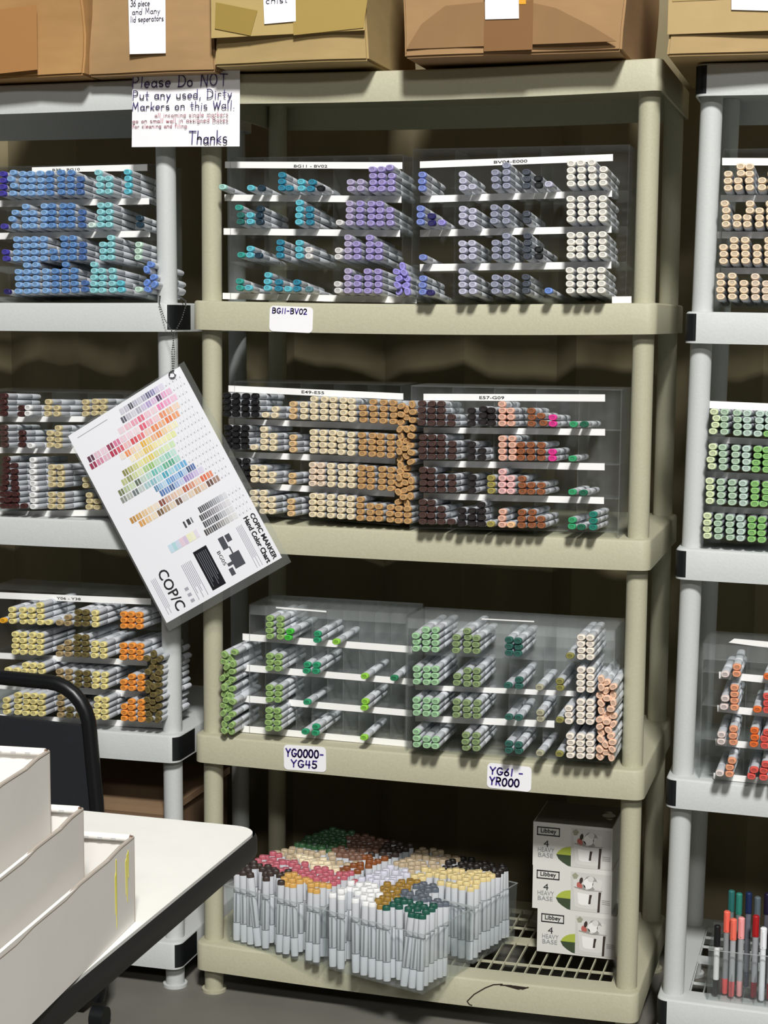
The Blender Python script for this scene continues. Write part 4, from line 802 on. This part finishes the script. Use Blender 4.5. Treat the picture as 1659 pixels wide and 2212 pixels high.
for i, c_ in enumerate(['#c0dcec', '#a8d4dc', '#c8d4e8', '#e4c8d8', '#d4c0dc', '#ececc4', '#f0f0d0', '#e4dcec']): crect(mbS, .688, .728, .285+i*.032, .285+i*.032+.030, cidx(c_))
mbS.build('color_swatches', cm, ch)
gr = MB()
crect(gr, .775, .975, .43, .545, 0); crect(gr, .778, .838, .645, .69, 1); crect(gr, .780, .815, .70, .74, 1); crect(gr, .87, .94, .66, .745, 1); crect(gr, .925, .96, .61, .645, 1); crect(gr, .835, .87, .69, .70, 1); crect(gr, .90, .915, .62, .66, 1)
gr.build('printed_panels', [mat('chart_black', '#191a20', .5), mat('chart_grey', '#4e5058', .5)], ch)
LM = [mat('chart_grey_line', '#70727a', .5), mat('chart_pale_line', '#a8a9b4', .5)]
def block(rects, mi, d=-0.0004):
    li = MB()
    for r_ in rects: crect(li, *r_, 0, d)
    li.build('print_block', LM[mi], ch)
block([(.79, .96-.02*(k % 3), .448+.015*k, .453+.015*k) for k in range(6)], 0, -0.0007)
block([(.775, .985-.05*(k % 2), .805+.011*k, .809+.011*k) for k in range(5)], 1)
block([(.80, .98-.03*(k % 3), .305+.013*k, .310+.013*k) for k in range(7)], 1)
block([(.79, .97-.03*(k % 2), .045+.012*k, .049+.012*k) for k in range(4)], 1)
block([(.90+.03*k, .915+.03*k, .245, .275) for k in range(3)], 1)
block([(.030, .033, .06, .33)], 1); block([(.775, .99, .885, .887)], 1)
printed('lettering', 'COPIC MARKER', U(.872), V(.958), V(.036), U(.235), INKK, ch, d=-0.0006, bold=.035)
printed('lettering', 'Hand Color Chart', U(.872), V(.905), V(.040), U(.235), INKK, ch, d=-0.0006, bold=.035)
printed('lettering', 'BG05', U(.865), V(.605), V(.026), U(.07), INKK, ch, d=-0.0006)
printed('lettering', 'COP/C', U(.875), V(.155), V(.080), U(.205), INKK, ch, d=-0.0006, bold=.012)
# eyelet and tag at the hanging corner
ey_c = Mch.inverted() @ at(373, 810, YC)
ring_p = [(ey_c.x+.0065*math.cos(R(a)), -0.0012, ey_c.z+.0065*math.sin(R(a))) for a in range(0, 361, 30)]
METAL = mat('chain_metal', '#b9bcc0', 0.25, metal=1.0)
MB().tube(ring_p, 0.0018, 8, cap=False).build('eyelet', METAL, ch, smooth=True)
tg = MB().prism([(ey_c.x-.012, 0.006, ey_c.z+.006), (ey_c.x+.012, 0.006, ey_c.z+.018), (ey_c.x+.018, 0.006, ey_c.z+.010), (ey_c.x+.004, 0.006, ey_c.z-.006)], (0, 0.001, 0)).build('tape_tab', WHITEP, ch)
chain = MB()
def bead(p, r=0.0016):
    v = []; f = []
    for i in range(5):
        th = math.pi*i/4
        for k in range(6): v.append(p+Vector((r*math.sin(th)*math.cos(k*math.pi/3), r*math.sin(th)*math.sin(k*math.pi/3), r*math.cos(th))))
    for i in range(4):
        for k in range(6): f.append([i*6+k, i*6+(k+1) % 6, (i+1)*6+(k+1) % 6, (i+1)*6+k])
    chain.add(v, f)
def run(pts):
    for a, b in zip(pts, pts[1:]):
        n = max(2, int((b-a).length/0.0042))
        for i in range(n): bead(a+(b-a)*i/n)
K = at(375, 722, -0.070)
run([at(345, 640, -0.030), at(344, 655, -0.048), at(356, 690, -0.058), K]); run([at(401, 650, -0.030), at(401, 660, -0.050), at(392, 690, -0.058), K])
run([at(345, 640, -0.030), at(352, 641, 0.024), at(392, 643, 0.022), at(401, 650, -0.030)])
run([K+Vector((0.0015, 0, 0)), at(371.5, 760, -0.076), at(373, 806, -0.080)]); run([K-Vector((0.0015, 0, 0)), at(376.5, 760, -0.076), at(375, 806, -0.080)])
co = chain.build('ball_chain', METAL, smooth=True); tag(co, 'silver ball chain looped round the grey post, holding the colour chart', 'chain')

# ------------------------------------------------------------------ white table and the card bins on it
TX1, TY1, TZ = 0.127, -1.203, 0.75
tb = thing('work_table', 'white-topped table with black edging in the near corner', 'table', (-0.25, -2.1, 0))
P = []
for cx_, cy_, a in ((0.377-.03, .897-.03, 0), (-.385+.03, .897-.03, 90), (-.385+.03, -.9+.03, 180), (.377-.03, -.9+.03, 270)):
    P += [(cx_+.03*math.cos(R(a+15*k)), cy_+.03*math.sin(R(a+15*k))) for k in range(7)]
MB().prism([(x, y, TZ-0.018) for x, y in P], (0, 0, 0.018)).build('table_top', mat('white_laminate', '#e6e5e0', 0.45, 0.04, 30), tb)
Pe = [(x*1.0+(.0025 if x > 0 else -.0025), y+(.0025 if y > 0 else -.0025)) for x, y in P]
ed = MB(); n = len(P); vs = []
for x, y in Pe: vs += [(x, y, TZ-0.0015), (x+math.copysign(.002, x), y+math.copysign(.002, y), TZ-0.008), (x+math.copysign(.002, x), y+math.copysign(.002, y), TZ-0.024), (x, y, TZ-0.030)]
ed.add(vs, [[4*i+k, 4*((i+1) % n)+k, 4*((i+1) % n)+k+1, 4*i+k+1] for i in range(n) for k in range(3)]+[[4*i+3 for i in range(n)]])
ed.build('edge_band', mat('black_rubber', '#17171a', 0.45), tb, smooth=True)
for lx in (-0.30, -0.05):
    for ly in (-.75, .45):
        MB().tube([(lx, ly, 0), (lx, ly, TZ-0.031)], 0.016, 14).build('leg', BLACKP, tb, smooth=True)
CARD = mat('white_card', '#e4e1dc', 0.8, 0.05, 12); CORR = mat('card_edge', '#a89f95', 0.9)
def card_bin(xr, yf, zb, ztop, W_, L_, yaw, label, stain=False):
    H_ = ztop-zb; t = 0.0035                            # local: far right corner at the origin, the bin runs to -x and -y
    b = thing('card_bin', label, 'box', (xr, yf, zb), 'nested white card bins on the table', rotz=R(yaw))
    sl_ = MB().box((-t, -L_, 0), (0, 0, H_-.004)).build('side_wall', CARD, b)
    MB().tube([(-t/2, -L_*i/14, H_-.003+0.0012*math.sin(i*2.1)-0.0006*i) for i in range(15)], 0.0021, 8).build('rolled_edge', CORR, sl_, smooth=True)
    MB().tube([(-.001, -.0005, 0.001), (-.001, -.0005, H_*.5), (-.0012, -.0005, H_-.004)], 0.0016, 8).build('corner_edge', CORR, sl_, smooth=True)
    MB().box((-W_, -L_, 0), (-W_+t, 0, H_-.004)).build('side_wall', CARD, b)
    MB().box((-W_+t, -t, 0), (-t, 0, H_-.003)).build('end_wall', CARD, b)
    MB().box((-W_+t, -L_, 0), (-t, -L_+t, H_*.5)).build('end_wall', CARD, b)
    MB().box((-W_+t, -L_+t, 0), (-t, -t, t)).build('bottom', CARD, b)
    MB().tube([(-W_+t, -.004, H_-.003), (-.003, -.004, H_-.003)], 0.0042, 10).build('folded_rim', CARD, b, smooth=True)
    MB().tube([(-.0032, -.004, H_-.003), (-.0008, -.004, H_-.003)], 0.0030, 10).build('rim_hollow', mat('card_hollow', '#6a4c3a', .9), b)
    sl2 = MB()
    for k in range(12): sl2.box((-.022-k*0.0145, -.0085, H_-.0045), (-.017-k*0.0145, -.0080, H_-.0025))
    sl2.build('slot_marks', mat('slot_grey', '#b9b7b6', .9), b)
    if stain:
        ym = mat('yellow_marker_stain', '#d8d050', .8); st = MB()
        for a, c_, d_ in ((.022, .008, .058), (.0255, .014, .05), (.0185, .006, .034), (.052, .004, .075), (.0545, .020, .06)):
            st.prism([(.0003, -a-.0011, H_-.006-c_), (.0003, -a+.0011, H_-.006-c_*.8), (.0003, -a+.0006, H_-.006-d_), (.0003, -a-.0003, H_-.006-d_*.95)], (.0003, 0, 0))
        st.build('stain', ym, sl_)['label'] = 'yellow marker stain'
card_bin(0.1165, -1.540, TZ+0.0006, 0.842, 0.36, 0.50, 4.3, 'white card bin with yellow stains, outermost of the nested three', True)
card_bin(0.096, -1.612, TZ+0.0046, 0.890, 0.31, 0.42, 6.0, 'white card bin in the middle of the nested three')
card_bin(0.070, -1.630, TZ+0.0086, 0.950, 0.26, 0.40, 6.0, 'tallest white card bin, innermost of the nested three')

# ------------------------------------------------------------------ black cart behind the table
ct = thing('push_cart', 'black tube-framed cart with a dark panel between table and shelves', 'cart', (-0.585, -0.2, 0))
r = 0.0145
path = [(0.0, 0, 0.04), (0.018, 0, .12), (0.010, 0, .30), (0.003, 0, .44), (-.006, 0, .54)]
for k in range(0, 8): path.append((-.095+.086*math.cos(R(90*k/7)), 0, .575+.090*math.sin(R(90*k/7))))
path += [(-.30, 0, .669), (-.44, 0, .666)]
path += [(-.50-.06*math.sin(R(a)), 0, .60+.066*math.cos(R(a))) for a in (0, 30, 60, 90)] + [(-.56, 0, .3), (-.56, 0, .04)]
MB().tube(path, r, 14).build('tube_frame', mat('black_tube', '#121315', 0.35), ct, smooth=True)
MB().prism([(-.55, -.006, .06), (0.004, -.006, .06), (-.006, -.006, .44), (-.012, -.006, .585), (-.55, -.006, .600)], (0, .012, 0)).build('panel', mat('dark_fabric', '#1b1d22', .9, .2, 60), ct)
for wx, wy, wr in ((-.085, .02, .030), (.022, -.035, .021), (-.5, .0, .030)):
    wh = MB().tube([(wx-.014, wy, wr), (wx+.014, wy, wr)], wr, 20).build('wheel', BLACKP, ct, smooth=True)
MB().prism([(-.16, 0, .02), (-.03, 0, .02), (-.022, 0, .035), (-.055, 0, .062), (-.075, 0, .070), (-.105, 0, .058), (-.15, 0, .03)], (0, .05, 0)).build('wheel_housing', BLACKP, ct)

# cardboard cartons on the lowest shelf of the left unit
for (x0, x1, z0, H, colr, lab) in ((-.90, -.535, 0.1055, 0.243, '#6e5640', 'brown cardboard carton on the left unit\'s lowest shelf'), (-.885, -.528, 0.349, 0.014, '#8a6f54', 'flat brown cardboard lid lying on the carton behind the table')):
    b = thing('cardboard_carton', lab, 'box', (x0, 0.025, z0))
    MB().box((0, 0, 0), (x1-x0, 0.34, H)).build('carton', mat('cardboard_'+colr, colr, .85, .12, 14), b)

# ------------------------------------------------------------------ link the markers: the largest ones in view on their own, the rest as one mass
LARGE = {k for t in '0 24-27 33-35 41-42 60-62 66-67 73-74 81 88-90 117 121 128 130-131 134 140-141 161 163 174-175 181 183 196 199 205-206 212-213 219 232 238-239 244-247 250 253-254 256-257 265 305-306 312 315-318 354-357 359 387-388 394-397 399-401 429 446-448 452 471-472 533 581 587 589 637 727-728 743 767 773 809 825 828 842 852 857 864 868 876 878-885 889-891 893-897 900-906 911-912 914 916-919 921 924 928 930 932 935 938 940 944 951-955 962-963 965 968-969 971 976 980 983 986-989 994-995 997-998 1000-1003 1011 1017-1020 1026 1028-1031 1033 1037 1050-1052 1055-1056 1058 1060-1063 1068 1072 1103-1105 1108-1109 1116-1118 1131 1133-1134 1142 1147 1155-1156 1161-1164 1182 1186-1188 1205-1207 1218-1220 1227-1229 1243-1245 1257-1258 1261 1263-1264 1272-1273 1280 1297-1299 1341 1363 1375 1377 1577 1579 1583 1588 1595 1598 1601 1608 1611 1613 1620-1629 1633-1634 1637 1639 1642 1648 1651 1736-1745 1751-1752 1755-1756 1766-1767 1777 1789 1801 1958-1961 1971 1982 1993 2005 2017 2029 2041 2053 2065'.split() for k in range(int(t.split('-')[0]), int(t.split('-')[-1])+1)}
rest = {}
for i, d in enumerate(MK):
    if i in LARGE:
        o = bpy.data.objects.new('marker', BODY_ME); COL.objects.link(o); o.matrix_world = d['M']
        tag(o, d['label'], 'marker', 'alcohol markers on the shelves')
        e = bpy.data.objects.new('end_cap', cap_mesh(d['c'])); COL.objects.link(e); e.parent = o
        e['label'] = COLR[d['c']][1]+' end cap'
    else: rest.setdefault(d['c'], []).append(d['M'])
ms = [BARREL, SEAM, PRINT]; V_ = []; F_ = []; FM = []
for c, Ms in rest.items():
    k = len(ms); ms += cap_mats(c)
    for M in Ms:
        n = len(V_); V_ += [M @ v for v in BODV]; F_ += [[j+n for j in f] for f in BODF]; FM += BODM
        n = len(V_); V_ += [M @ v for v in CAPV]; F_ += [[j+n for j in f] for f in CAPF]; FM += [k+q for q in CAPM]
mass = obj('marker_mass', V_, F_, ms, None, FM, smooth=True)
tag(mass, 'all the smaller-looking markers packed in the racks and bins', 'markers', kind='stuff')
print('MARKERS', len(MK))
